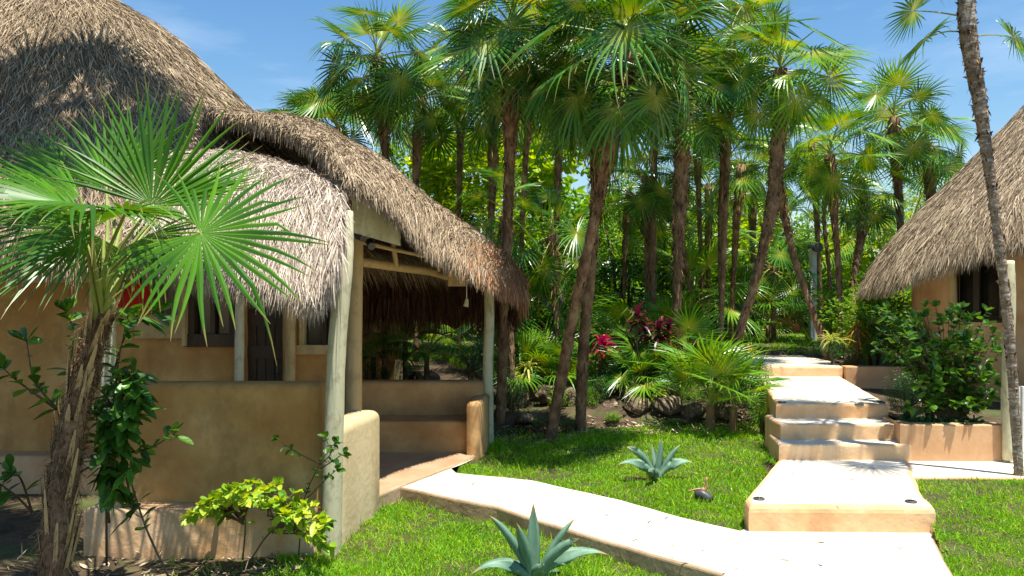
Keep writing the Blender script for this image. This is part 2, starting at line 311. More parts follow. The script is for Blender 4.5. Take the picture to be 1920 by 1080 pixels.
c = lambda x, y: free(x, y) & (x > -.6) & (x < 3.4) & (y > yc(x)) & (y < 9.75+.2*np.sin(x*3)) & (rng.random(len(x)) < np.where((dirt(x, y) > 1.5) | (y > 9.3), .6, 1))
tag(grass('lawn_grass', (850, 1500), (775, 1010), 150000, c, .045), 'lawn between the side path and the steps, half shaded by palms', 'grass')
c = lambda x, y: free(x, y) & (x > 2.4) & (y < 6.42) & (rng.random(len(x)) < np.where(dirt(x, y) > 1.2, .35, 1))
tag(grass('lawn_grass', (1680, 2200), (885, 1200), 130000, c, .035, .1), 'sunlit lawn right of the lower steps', 'grass')
c = lambda x, y: free(x, y) & ((y > 12.2) | ((x < .2) & (y > 11.3))) & (y < 30)
tag(grass('lawn_grass', (500, 1700), (596, 690), 70000, c, .06, .7), 'far raised lawn under the palms behind the garden bed', 'grass')

# ------------------------------------------------------------------ thatch surfaces
def surf(ctrl, nu, nv):
    C = np.asarray(ctrl, float)                    # (cols, rows, 3)
    A = np.stack([interp(C[:, r], nu) for r in range(C.shape[1])], 1)
    return np.stack([interp(A[i], nv) for i in range(nu)], 0)       # nu,nv,3
def thatch(root, name, ctrl, nu, nv, n, L, mats, thick=.12, lift=.1, wd=(.006, .014), fringe=0, fl=.25, closed=False, jit=.25, redfn=None, fdown=.6, vpow=1.):
    S = surf(ctrl, nu, nv); g = Geo()
    du = np.gradient(S, axis=0); dv = np.gradient(S, axis=1); N = nrm(np.cross(du, dv))
    if N[..., 2].mean() < 0: N = -N
    inner = S-N*thick
    for A in (S-N*.01, inner):
        q = np.arange(nu-1)[:, None]*nv+np.arange(nv-1)[None]
        g.add(A.reshape(-1, 3), np.stack([q, q+1, q+nv+1, q+nv], -1).reshape(-1, 4), 1)
    # rims
    for sl in ((slice(None), 0), (slice(None), -1), (0, slice(None)), (-1, slice(None))):
        a, b = (S-N*.01)[sl], inner[sl]; k = len(a); q = np.arange(k-1)
        g.add(np.concatenate([a, b]), np.stack([q, q+1, q+k+1, q+k], -1), 1)
    def samp(A, u, v):
        u = np.clip(u, 0, nu-1.001); v = np.clip(v, 0, nv-1.001); i, j = u.astype(int), v.astype(int); a, b = (u-i)[:, None], (v-j)[:, None]
        return A[i, j]*(1-a)*(1-b)+A[i+1, j]*a*(1-b)+A[i, j+1]*(1-a)*b+A[i+1, j+1]*a*b
    ar = np.linalg.norm(np.cross(du, dv), axis=-1); pu = ar.mean(1); cu = np.cumsum(pu)/pu.sum()
    def put(u, v, n, L, fd, lf, rd):
        P = samp(S, u, v); Dn = nrm(samp(dv, u, v)); Nn = nrm(samp(N, u, v)); Un = nrm(samp(du, u, v))
        D = Dn*1.0+Nn*rng.uniform(-.02, lf, n)[:, None]+Un*rng.normal(0, jit, n)[:, None]+np.array([0, 0, -1])*fd
        P = P+Nn*rng.uniform(-.03, .02, n)[:, None]
        ll = L*rng.uniform(.5, 1.3, n); wv = rng.uniform(*wd, n)
        ro = rd(P) if rd else np.zeros(n, bool)
        for mk, sel in ((0, ~ro), (2, ro)):
            if sel.sum(): strips(g, P[sel], D[sel], ll[sel], wv[sel], (1, .95, .75, .15), bend=rng.uniform(.0, .45, sel.sum()), m=mk)
    u = np.interp(rng.random(n), np.concatenate([[0], cu]), np.arange(nu+1))-.5; v = rng.random(n)**vpow*(nv-1)
    put(u, v, n, L, 0, lift, redfn)
    if fringe:
        u = rng.random(fringe)*(nu-1); v = (nv-1)-rng.random(fringe)**2*1.6*(nv/20)
        put(u, v, fringe, fl, fdown, .12, redfn)
    return part(name, g, mats, root)
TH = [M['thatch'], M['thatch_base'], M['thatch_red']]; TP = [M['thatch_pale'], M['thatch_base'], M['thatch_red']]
hut = thing('thatched_hut', 'thatched plaster hut with an open porch at the left of the garden', 'hut', (-3.5, 7.3, 0))
prof = [(.0, 5.92), (.12, 5.38), (.27, 4.93), (.37, 4.5), (.49, 3.95), (.62, 3.42), (.75, 2.95), (.88, 2.5), (1.0, 2.06)]
cx, cy, ra, rb = -5.62, 10.0, 4.8, 3.75
ctrl = []
for a in np.linspace(R(-200), R(75), 44):
    ctrl.append([(cx+ra*s*math.cos(a), cy+rb*s*math.sin(a), z) for s, z in prof])
thatch(hut, 'thatch_roof', ctrl, 110, 40, 150000, .22, TH, lift=.2, fringe=12000, fl=.3, wd=(.004, .011), jit=.33, vpow=.75)
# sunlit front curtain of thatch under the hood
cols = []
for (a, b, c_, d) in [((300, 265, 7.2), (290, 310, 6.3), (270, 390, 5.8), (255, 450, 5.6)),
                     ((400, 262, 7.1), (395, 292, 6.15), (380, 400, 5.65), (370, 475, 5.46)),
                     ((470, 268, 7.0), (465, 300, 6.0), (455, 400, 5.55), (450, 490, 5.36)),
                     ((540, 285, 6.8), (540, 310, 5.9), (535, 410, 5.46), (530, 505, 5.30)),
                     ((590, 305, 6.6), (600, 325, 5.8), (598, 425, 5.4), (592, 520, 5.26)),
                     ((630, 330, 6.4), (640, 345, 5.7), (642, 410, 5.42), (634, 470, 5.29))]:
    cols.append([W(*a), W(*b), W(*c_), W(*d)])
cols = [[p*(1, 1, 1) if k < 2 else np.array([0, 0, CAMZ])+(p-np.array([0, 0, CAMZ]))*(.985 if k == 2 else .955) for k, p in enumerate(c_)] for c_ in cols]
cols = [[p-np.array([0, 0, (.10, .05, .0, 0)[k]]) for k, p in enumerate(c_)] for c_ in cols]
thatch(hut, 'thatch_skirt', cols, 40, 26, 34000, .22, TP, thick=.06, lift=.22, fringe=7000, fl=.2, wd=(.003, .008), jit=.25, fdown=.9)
# hood: ridge, middle, edge
HD = [((385, 200, 8.9), (385, 207, 8.3)), ((440, 200, 8.9), (440, 214, 7.6)), ((490, 206, 8.9), (505, 226, 6.9)), ((550, 222, 8.8), (560, 246, 6.35)), ((600, 238, 8.7), (605, 275, 6.0)),
      ((660, 266, 8.6), (652, 328, 5.75)), ((720, 300, 8.5), (702, 352, 6.0)), ((800, 366, 8.5), (752, 398, 6.45)), ((860, 404, 8.6), (800, 450, 7.05)),
      ((920, 446, 8.8), (868, 490, 7.6)), ((965, 486, 8.95), (925, 522, 8.1)), ((990, 535, 9.15), (975, 545, 8.6))]
cols = []
for a, b in HD:
    A, B = W(*a), W(*b); bu = min(1, max(0, (A[0]+3.2)/1.2)); A = A-np.array([0, 0, .09*(1-bu)+.04]); m1 = A*.62+B*.38+np.array([0, 0, .01+.1*bu]); m2 = A*.28+B*.72+np.array([0, 0, .02+.08*bu]); cols.append([A, m1, m2, B])
redz = lambda P: (P[:, 0] > -.6) & (rng.random(len(P)) < np.clip((P[:, 0]+.6)*1.5, 0, .9)) & (P[:, 2] < 2.2)
thatch(hut, 'thatch_hood', cols, 70, 30, 80000, .19, TH, thick=.10, lift=.17, fringe=9000, fl=.15, wd=(.0035, .009), jit=.3, redfn=redz, fdown=.8)
cols = []
for k, (a, b) in enumerate(HD):
    A = W(*a)+np.array([0, -.02, -.02]); e = W(540+k*40, 560-max(0, k-8)*8, 9.75) if k < 11 else W(985, 558, 9.35)
    cols.append([A, A*.6+e*.4+np.array([0, .15, .1]), A*.25+e*.75+np.array([0, .12, .05]), e])
thatch(hut, 'thatch_hood', cols, 50, 24, 9000, .25, TH, thick=.10, lift=.2, fringe=6000, fl=.22, wd=(.008, .018), jit=.3, redfn=redz, fdown=1.)
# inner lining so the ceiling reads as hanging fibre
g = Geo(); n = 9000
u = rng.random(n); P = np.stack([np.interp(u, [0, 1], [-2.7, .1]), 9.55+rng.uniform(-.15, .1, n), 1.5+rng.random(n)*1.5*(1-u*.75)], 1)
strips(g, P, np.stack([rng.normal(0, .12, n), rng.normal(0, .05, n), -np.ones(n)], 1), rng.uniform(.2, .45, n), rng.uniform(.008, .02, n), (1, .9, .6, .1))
part('thatch_lining', g, M['thatch_shaded'], hut)

# walls
def wall_holes(g, x0, x1, z0, z1, y, th, holes, m=0, slope=0.):
    xb = sorted({x0, x1, *[h[0] for h in holes], *[h[1] for h in holes]}); zb = sorted({z0, z1, *[h[2] for h in holes], *[h[3] for h in holes]})
    for a, b in zip(xb, xb[1:]):
        for c_, d in zip(zb, zb[1:]):
            mx_, mz = (a+b)/2, (c_+d)/2
            if any(h[0] < mx_ < h[1] and h[2] < mz < h[3] for h in holes): continue
            for yy, o in ((y, 1), (y+th, -1)):
                V = [(a, yy, c_), (b, yy, c_), (b, yy, d), (a, yy, d)]; g.add(V if o > 0 else V[::-1], np.array([[0, 1, 2, 3]]), m)
    for h in holes:
        a, b, c_, d = h
        for V in ([(a, y, c_), (a, y+th, c_), (a, y+th, d), (a, y, d)], [(b, y, c_), (b, y, d), (b, y+th, d), (b, y+th, c_)],
                  [(a, y, c_), (b, y, c_), (b, y+th, c_), (a, y+th, c_)], [(a, y, d), (a, y+th, d), (b, y+th, d), (b, y, d)]): g.add(V, np.array([[0, 1, 2, 3]]), m)
    g.add([(x1, y, z0), (x1, y+th, z0), (x1, y+th, z1), (x1, y, z1)], np.array([[0, 1, 2, 3]]), m)
HY = 7.3
def hx(px): return (px-960)*HY/F
def hz(py): return CAMZ-(py-HOR)*HY/F
holes = [(hx(18), hx(170), hz(528), hz(400)), (hx(212), hx(346), hz(606), hz(440)), (hx(352), hx(446), hz(648), hz(440)),
         (hx(462), hx(530), -.05, hz(440)), (hx(562), hx(654), hz(662), hz(450))]
g = Geo(); wall_holes(g, -8.5, hx(672), -.3, 2.75, HY, .18, holes)
prism(g, [(hx(672), HY+.18), (-2.02, 10.2), (-2.2, 10.2), (hx(672)-.18, HY+.18)], -.3, 2.4, .01); box(g, (-8.5, 7.48, -.3), (-8.3, 13, 2.6))
box(g, (-8.3, 12.8, -.3), (-1.8, 13, 2.6)); 
part('wall', g, M['plaster'], hut)
g = Geo(); prism(g, [(-8.5, 7.06), (-2.74, 7.06), (-2.74, 7.31), (-8.5, 7.31)], -.35, .21, .03); part('plinth', g, M['plaster_orange'], hut)
g = Geo(); box(g, (-8.2, 7.5, -.05), (-1.7, 12.8, 0)); part('floor', g, M['floor'], hut)
def window(x0, x1, z0, z1, fm='wood_tan', fw=.06, sash=None, pane=True, yo=0.):
    g = Geo()
    for lo, hi in (((x0, z0), (x0+fw, z1)), ((x1-fw, z0), (x1, z1)), ((x0+fw, z1-fw), (x1-fw, z1))): box(g, (lo[0], HY-.03+yo, lo[1]), (hi[0], HY+.07+yo, hi[1]))
    box(g, (x0-.02, HY-.05+yo, z0-.01), (x1+.02, HY+.08+yo, z0+fw*1.5))
    w_ = part('window', g, M[fm], hut)
    if pane:
        g = Geo(); box(g, (x0+fw, HY+.05+yo, z0+fw), (x1-fw, HY+.06+yo, z1-fw)); part('pane', g, M['glass'], w_)
    if sash:
        g = Geo()
        for t in sash: box(g, (x0+(x1-x0)*t-.02, HY-.01+yo, z0+fw), (x0+(x1-x0)*t+.02, HY+.05+yo, z1-fw))
        part('sash', g, M['wood_dark'], w_)
    return w_
window(*holes[0], 'wood_pale', .1, (.3, .62)); 
window(*holes[1], 'wood_tan', .05, None, pane=False)
window(*holes[2], 'wood_dark', .07, (.5,)); window(*holes[4], 'wood_tan', .05, (.5,))
g = Geo(); box(g, (hx(345)+.02, HY-.10, hz(648)), (hx(355), HY+.02, hz(440))); box(g, (hx(258), HY-.055, hz(634)), (hx(346), HY-.03, hz(608)))
part('window_sill', g, M['wood_tan'], hut)
g = Geo(); x0, x1 = holes[3][:2]
for k in range(4): box(g, (x0+(x1-x0)*k/4+.004, HY+.04, 0), (x0+(x1-x0)*(k+1)/4-.004, HY+.09, hz(440)))
for z in (.35, 1.05, 1.35): box(g, (x0+.01, HY+.02, z), (x1-.01, HY+.039, z+.12))
dr = part('door', g, M['wood_dark'], hut)
g = Geo(); tube(g, [(x1-.04, HY+.02, .92), (x1-.04, HY-.03, .92), (x1-.04, HY-.03, 1.04), (x1-.04, HY+.02, 1.04)], [.008], 6); part('handle', g, M['metal_dark'], dr)
def post(parent, name, pts, r, m, n=14, jit=.02, ns=12):
    g = Geo(); tube(g, interp(pts, n), r, ns, jit); return part(name, g, M[m], parent, True)
post(hut, 'post', [(hx(452), HY-.07, -.1), (hx(454), HY-.07, 1.2), (hx(455), HY-.07, 2.5)], [.045, .04], 'wood_pale')
post(hut, 'post', [(hx(549), HY-.07, -.1), (hx(548), HY-.07, 1.2), (hx(549), HY-.07, 2.5)], [.05, .045], 'wood_tan')
post(hut, 'post', [(hx(664), HY-.08, -.1), (hx(668), HY-.08, 1.2), (hx(672), HY-.09, 2.45)], [.075, .065], 'wood_tan', jit=.015)
pb = W(620, 1030, 5.42)
post(hut, 'post', [(pb[0], 5.42, -.3), W(624, 900, 5.42), W(632, 650, 5.42), W(646, 500, 5.45), W(649, 398, 5.55)], [.068, .066, .062, .058, .05], 'wood_pale', 30, .015, 16)
post(hut, 'post', [(-.262, 8.93, -.1), (-.27, 8.93, .8), (-.255, 8.93, 1.4), (-.27, 8.93, 2.0)], [.062, .055], 'wood_pale', 20)
post(hut, 'post', [(-2.78, 5.47, -.2), (-2.76, 5.47, 1.), (-2.77, 5.5, 2.)], [.05, .045], 'wood_pale')
# rafters
post(hut, 'beam', [W(672, 490, 7.35), W(740, 500, 7.7), W(800, 508, 8.2), W(850, 520, 8.6), W(915, 522, 8.93)], [.045, .04], 'wood_tan', 20)
post(hut, 'beam', [W(672, 452, 7.2), W(740, 468, 7.5), W(850, 492, 8.2)], [.022, .018], 'wood_tan')
post(hut, 'beam', [W(664, 410, 6.5), W(700, 418, 6.6), W(742, 432, 6.8)], [.015, .014], 'wood_dark')
post(hut, 'rafter', [W(738, 360, 7.2), W(737, 450, 7.55), W(743, 498, 7.68)], [.028, .024], 'wood_tan')
post(hut, 'rafter', [W(820, 420, 8.0), W(818, 470, 8.2), W(823, 508, 8.32)], [.026, .022], 'wood_tan')
post(hut, 'rafter', [W(662, 400, 7.2), W(700, 365, 7.5)], [.02], 'wood_tan')
g = Geo()
for k in range(7):
    a = W(660, 345+k*13, 6.15+.02*k); b = W(748, 392+k*9.5, 6.75)
    Vv = [a, b, b-np.array([0, 0, .052]), a-np.array([0, 0, .052])]; off = np.array([.01, .03, 0])
    g.add(np.array(Vv+[v+off for v in Vv]), np.array([[3, 2, 1, 0], [4, 5, 6, 7], [0, 1, 5, 4], [1, 2, 6, 5], [2, 3, 7, 6], [3, 0, 4, 7]]))
part('gable_board', g, M['wood_pale'], hut)
g = Geo(); bq = W(857, 524, 8.2); box(g, bq-np.array([.09, .05, .07]), bq+np.array([.09, .05, .07])); box(g, bq-np.array([.1, .06, -.07]), bq+np.array([.1, .055, .085]))
part('junction_box', g, M['wood_tan'], hut)
lamp = thing('hanging_lamp', 'small bulb holder hanging on a cord under the porch beam', 'lamp', W(875, 572, 8.3))
g = Geo(); tube(g, [W(875, 530, 8.3), W(875, 562, 8.3)], [.005], 6); part('cord', g, M['white'], lamp)
g = Geo(); tube(g, interp([W(875, 560, 8.3), W(875, 566, 8.3), W(873, 575, 8.3)], 6), [.014, .022, .028], 8); part('bulb_holder', g, M['wood_pale'], lamp)
fan = thing('outdoor_spotlight', 'dark twin floodlight with loose cable on the porch pillar top', 'spotlight', W(676, 440, 7.1))
g = Geo()
tube(g, [W(668, 437, 7.12), W(682, 447, 6.98)], [.05, .035], 10); tube(g, [W(690, 452, 7.1), W(697, 462, 7.0)], [.03, .035], 10); part('lamp_head', g, M['metal_dark'], fan)
g = Geo(); tube(g, interp([W(668, 440, 7.1), W(672, 448, 7.05), W(690, 446, 7.0), W(706, 430, 7.0), W(712, 405, 7.0)], 16), [.005], 5); part('cable', g, M['white'], fan)
# porch masonry
g = Geo(); prism(g, [(-2.78, 5.50), (-2.2, 5.49), (-1.32, 5.47), (-1.27, 5.6), (-1.32, 5.70), (-2.78, 5.70)], -.3, 1.02, .055, nb=5); part('parapet', g, M['plaster'], hut, True)
g = Geo(); prism(g, [(-2.85, 5.32), (-2.4, 5.27), (-1.9, 5.29), (-1.33, 5.34), (-1.33, 5.5), (-2.85, 5.52)], -.4, .205, .035, nb=4, wob=.006); part('plinth', g, M['plinth'], hut, True)
g = Geo(); prism(g, [(-1.29, 5.50), (-1.19, 5.52), (-1.13, 6.0), (-1.06, 6.40), (-1.13, 6.46), (-1.32, 6.46), (-1.36, 5.72), (-1.34, 5.52)], -.3, .71, .07, nb=5); part('parapet', g, M['plaster_pale'], hut, True)
g = Geo(); prism(g, PORCH, -.28, .012, .02, 0, 1); part('porch_floor', g, [M['riser_dark'], M['floor']], hut)
g = Geo(); prism(g, [(-2.2, 8.26), (-.42, 8.26), (-.42, 8.72), (-2.2, 8.72)], .0, .335, .03, nb=4)
prism(g, [(-2.2, 8.70), (-.36, 8.70), (-.30, 8.8), (-.36, 8.95), (-2.2, 8.95)], .0, .70, .06, nb=5)
prism(g, [(-.46, 8.12), (-.34, 8.10), (-.27, 8.5), (-.25, 8.90), (-.38, 8.90), (-.45, 8.6)], -.15, .55, .05, nb=5)
part('bench', g, M['plaster_brown'], hut, True)

# towel & curtain
tw = thing('beach_towel', 'red towel with dark print hanging in the hut window', 'towel', W(238, 590, 7.2))
g = Geo(); nu, nv = 16, 10; U, V = np.meshgrid(np.linspace(0, 1, nu), np.linspace(0, 1, nv), indexing='ij')
def cl(U, V, dy=0.):
    px = 218+U*62+V*(-14+U*20); py = 498+V*90; Yv = 7.16+.02*np.sin(U*9+V*2)+dy
    return np.stack([(px-960)*Yv/F, Yv, CAMZ-(py-HOR)*Yv/F], -1)
q = np.arange(nu-1)[:, None]*nv+np.arange(nv-1)[None]; Q = np.stack([q, q+nv, q+nv+1, q+1], -1).reshape(-1, 4)
for dy in (0, .012): g.add(cl(U, V, dy).reshape(-1, 3), Q)
part('cloth', g, M['red_cloth'], tw, True)
g = Geo()
for k in range(5):
    a = cl(np.array([.62+k*.07]), np.array([.2]), -.004)[0]; b = cl(np.array([.62+k*.07]), np.array([.36]), -.004)[0]
    box(g, (a[0]-.006, a[1]-.003, b[2]), (a[0]+.006, a[1], a[2])) 
a = cl(np.array([.6]), np.array([.2]), -.004)[0]; b = cl(np.array([.95]), np.array([.2]), -.004)[0]; box(g, (a[0], a[1]-.004, a[2]-.012), (b[0], a[1]-.001, a[2]+.008))
part('print', g, M['ink'], tw)
cu = thing('curtain', 'pale cream curtain hanging beside the red towel in the window', 'curtain', W(300, 600, 7.42))
g = Geo(); U, V = np.meshgrid(np.linspace(0, 1, 60), np.linspace(0, 1, 4), indexing='ij'); px = 262+U*78; Yv = 7.42+.02*np.sin(U*38)
for dy in (0, .01):
    q = np.arange(59)[:, None]*4+np.arange(3)[None]; g.add(np.stack([(px-960)*7.42/F, Yv+dy, CAMZ-(430+V*172-HOR)*7.42/F], -1).reshape(-1, 3), np.stack([q, q+4, q+5, q+1], -1).reshape(-1, 4))
part('cloth', g, M['curtain'], cu, True)

# ------------------------------------------------------------------ right hut
hr = thing('thatched_hut', 'round orange hut with thatch cone right of the steps', 'hut', (7.0, 10, .4))
cx, cy = 7.3, 9.95
rp_ = [(.0, 4.75), (.3, 4.5), (.6, 4.2), (.95, 3.8), (1.4, 3.28), (1.9, 2.72), (2.25, 2.3), (2.5, 1.92), (2.6, 1.7)]
ctrl = [[(cx+r*1.02*math.cos(a), cy+r*math.sin(a), z+.74*max(0, math.cos(a+R(88)))*(r/2.7)**2) for r, z in rp_] for a in np.linspace(R(-235), R(40), 40)]; ctrl = [[(x, cy+(y-cy)*1.08, z+.12*(r_/2.7)) for (x, y, z), (r_, _) in zip(c_, rp_)] for c_ in ctrl]
thatch(hr, 'thatch_roof', ctrl, 90, 34, 110000, .18, TH, thick=.15, lift=.18, fringe=14000, fl=.17, wd=(.004, .010), jit=.3, vpow=.75)
# faceted round wall with window gap
g = Geo(); go_ = Geo(); wr = 2.1; an = np.radians(np.concatenate([np.linspace(-200, -168, 6), np.linspace(-163.75, -151, 4), np.linspace(-146, -126, 5), np.linspace(-121, -106, 4), np.linspace(-100, 20, 24)]))
def rpt(a, r, z): return (cx+r*math.cos(a), cy+r*math.sin(a), z)
for a, b in zip(an, an[1:]):
    am = math.degrees((a+b)/2); seg = [(-.1, 2.3)]
    if -168 < am < -151: seg = [(-.1, 1.33), (2.25, 2.3)]
    elif -126 < am < -106: seg = [(-.1, 1.1), (2.1, 2.3)]
    for z0, z1 in seg:
        V = [rpt(a, wr, z0), rpt(b, wr, z0), rpt(b, wr, z1), rpt(a, wr, z1), rpt(a, wr-.15, z0), rpt(b, wr-.15, z0), rpt(b, wr-.15, z1), rpt(a, wr-.15, z1)]
        g.add(V, np.array([[0, 1, 2, 3], [5, 4, 7, 6], [3, 2, 6, 7], [1, 0, 4, 5], [0, 3, 7, 4], [1, 5, 6, 2]]))
part('wall', g, M['plaster_orange'], hr)
for a0, a1, z0, z1 in ((-168, -151, 1.33, 2.25), (-126, -106, 1.1, 2.1)):
    g = Geo()
    for a in (a0, (a0+a1)/2, a1): tube(g, [rpt(R(a), wr-.03, z0), rpt(R(a), wr-.03, z1)], [.045], 4)
    tube(g, [rpt(R(t), wr-.02, z0+.03) for t in np.linspace(a0, a1, 8)], [.05], 4); wn = part('window', g, M['wood_dark'], hr)
    g = Geo(); an2 = np.linspace(R(a0), R(a1), 8)
    for a, b in zip(an2, an2[1:]): g.add([rpt(a, wr-.09, z0), rpt(b, wr-.09, z0), rpt(b, wr-.09, z1), rpt(a, wr-.09, z1)], np.array([[0, 1, 2, 3]]))
    part('pane', g, M['glass'], wn)
post(hr, 'post', [W(1785, 640, 7.9), W(1786, 560, 9.35), W(1784, 490, 9.4)] if 0 else [W(1787, 640, 9.35), W(1787, 560, 9.35), W(1783, 480, 9.35)] if 1 else [W(1785, 620, 7.65), W(1787, 600, 7.9)], [.045], 'wood_tan')
post(hr, 'post', [W(1892, 862, 7.0), W(1890, 700, 7.0), W(1893, 560, 7.0), W(1891, 490, 7.05)], [.052, .05, .047], 'wood_pale', 24, .02, 14)
g = Geo()
for px in (1894, 1905, 1917, 1930, 1944):
    a = W(px, 862, 6.98); box(g, (a[0]-.02, 7.04, .1), (a[0]+.02, 7.08, CAMZ-(725-HOR)*7.04/F))
part('slat_screen', g, M['white'], hr)
# planters
pl = thing('planter', 'low plaster planter wall beside the middle steps, right of the path', 'planter', (4.0, 7.1, .16))
g = Geo(); xa, xb = W(1688, 0, 7.07)[0], W(1882, 0, 7.07)[0]
prism(g, [(xa, 7.07), (xb, 7.05), (xb, 7.2), (xa+.15, 7.22), (xa+.05, 7.5), (3.75, 7.9), (3.66, 7.9), (3.56, 7.6)], -.1, .487, .012); part('planter_wall', g, M['plaster_orange'], pl)
g = Geo(); prism(g, [(xa+.1, 7.2), (xb, 7.2), (xb, 7.9), (3.9, 7.9)], .2, .43, .01); part('soil', g, M['ground'], pl)
pu = thing('planter', 'upper plaster planter wall beside the top step', 'planter', (4.6, 10.3, .5))
g = Geo(); prism(g, [(4.30, 10.30), (5.9, 10.15), (5.9, 10.35), (4.32, 10.5)], .3, .725, .012)
part('planter_wall', g, M['plaster_orange'], pu)

# ------------------------------------------------------------------ palm fronds
def fan(g, hub, axis, nrml, Rr, nseg=38, spread=R(150), droop=.25, cup=.05, fuse=.38, tipd=.15, G=(0, 0, -1), wf=.92, short=.25):
    axis = nrm(axis); nrml = nrm(np.array(nrml)-axis*np.dot(nrml, axis)); s = np.cross(nrml, axis)
    th = np.linspace(-spread, spread, nseg)+rng.normal(0, .012, nseg); dth = 2*spread/nseg
    d = np.cos(th)[:, None]*axis+np.sin(th)[:, None]*s
    L = Rr*(1-short*(np.abs(th)/spread)**2)*rng.uniform(.9, 1.06, nseg)
    tp = np.stack([np.cos(th+PI/2)[:, None]*axis+np.sin(th+PI/2)[:, None]*s], 0)[0]
    ts = np.array([0.02, .2, fuse, .62, .78, .9, 1.0]); rows = []
    dr = droop*rng.uniform(.5, 1.5, nseg); kink = np.where(rng.random(nseg) < .25, rng.uniform(.5, 2.2, nseg), 0)*tipd*2; side = rng.normal(0, .05, nseg)
    fold = np.where(np.arange(nseg) % 2 == 0, 1, 1)
    for t in ts:
        w0 = dth*L*min(t, fuse)*1.04*wf
        if t > fuse: w0 = dth*L*fuse*1.04*wf*(1-((t-fuse)/(1-fuse))**1.5)*.95+.001
        tt = np.full(nseg, t)
        ex = np.clip(t-fuse, 0, 1)/(1-fuse)
        c = hub+d*(L*t*(1-.12*ex**2*(dr+kink)))[:, None]+nrml*(cup*L*t*t)[:, None]+np.array(G)*((dr*ex**1.8*.45+.12*dr*t*t+kink*np.clip(ex-.3, 0, 1)**1.6)*L)[:, None]+tp*(side*L*ex**2)[:, None]
        rows.append(np.stack([c-tp*w0[:, None]*.5-nrml*(.16*w0)[:, None], c+nrml*(.16*w0)[:, None], c+tp*w0[:, None]*.5-nrml*(.16*w0)[:, None]], 1))
    V = np.stack(rows, 1); N, K, c = V.shape[:3]
    q = (np.arange(N)*K*c)[:, None, None]+(np.arange(K-1)*c)[None, :, None]+np.arange(c-1)[None, None]
    g.add(V.reshape(-1, 3), np.stack([q, q+1, q+c+1, q+c], -1).reshape(-1, 4), 0, np.broadcast_to(ts[None, :, None], (N, K, c)).reshape(-1))
def fanmesh(name, m, pitch, Rr, lp, droop, spread=150, nseg=34, tipd=.12):
    g = Geo(); hub = np.array([lp, 0, -.1*lp]); a = R(pitch)
    tube(g, interp([(0, 0, 0), (lp*.5, 0, .02), hub], 6), [.012, .007], 5, m=1)
    fan(g, hub, (math.cos(a), 0, -math.sin(a)), (math.sin(a), 0, math.cos(a)), Rr, nseg, R(spread), droop, tipd=tipd)
    return g.mesh(name, [M[m], M['petiole']], False)
FM = {}
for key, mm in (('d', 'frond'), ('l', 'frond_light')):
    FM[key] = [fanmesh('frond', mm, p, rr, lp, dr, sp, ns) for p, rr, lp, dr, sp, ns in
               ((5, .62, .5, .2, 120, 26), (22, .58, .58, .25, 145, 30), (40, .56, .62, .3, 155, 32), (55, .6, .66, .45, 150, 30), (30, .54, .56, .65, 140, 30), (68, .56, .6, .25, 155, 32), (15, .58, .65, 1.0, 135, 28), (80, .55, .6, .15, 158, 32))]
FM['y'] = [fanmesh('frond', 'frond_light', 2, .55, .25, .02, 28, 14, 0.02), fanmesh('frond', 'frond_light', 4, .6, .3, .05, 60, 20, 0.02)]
from mathutils import Matrix, Vector
def frondM(org, az, el, roll, s):
    return Matrix.Translation(Vector(org)) @ Matrix.Rotation(az, 4, 'Z') @ Matrix.Rotation(-el, 4, 'Y') @ Matrix.Rotation(roll, 4, 'X') @ Matrix.Scale(s, 4)
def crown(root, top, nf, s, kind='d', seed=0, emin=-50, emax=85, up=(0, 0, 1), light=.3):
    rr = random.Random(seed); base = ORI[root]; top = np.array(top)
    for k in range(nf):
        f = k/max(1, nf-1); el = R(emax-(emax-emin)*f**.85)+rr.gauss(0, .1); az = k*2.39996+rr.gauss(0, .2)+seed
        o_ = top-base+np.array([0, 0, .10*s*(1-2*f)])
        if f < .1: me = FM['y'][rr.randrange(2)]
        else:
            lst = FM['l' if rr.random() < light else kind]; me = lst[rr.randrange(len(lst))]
        inst('frond', me, root, frondM(o_, az, el, rr.gauss(0, .35), s*rr.uniform(.85, 1.1)))
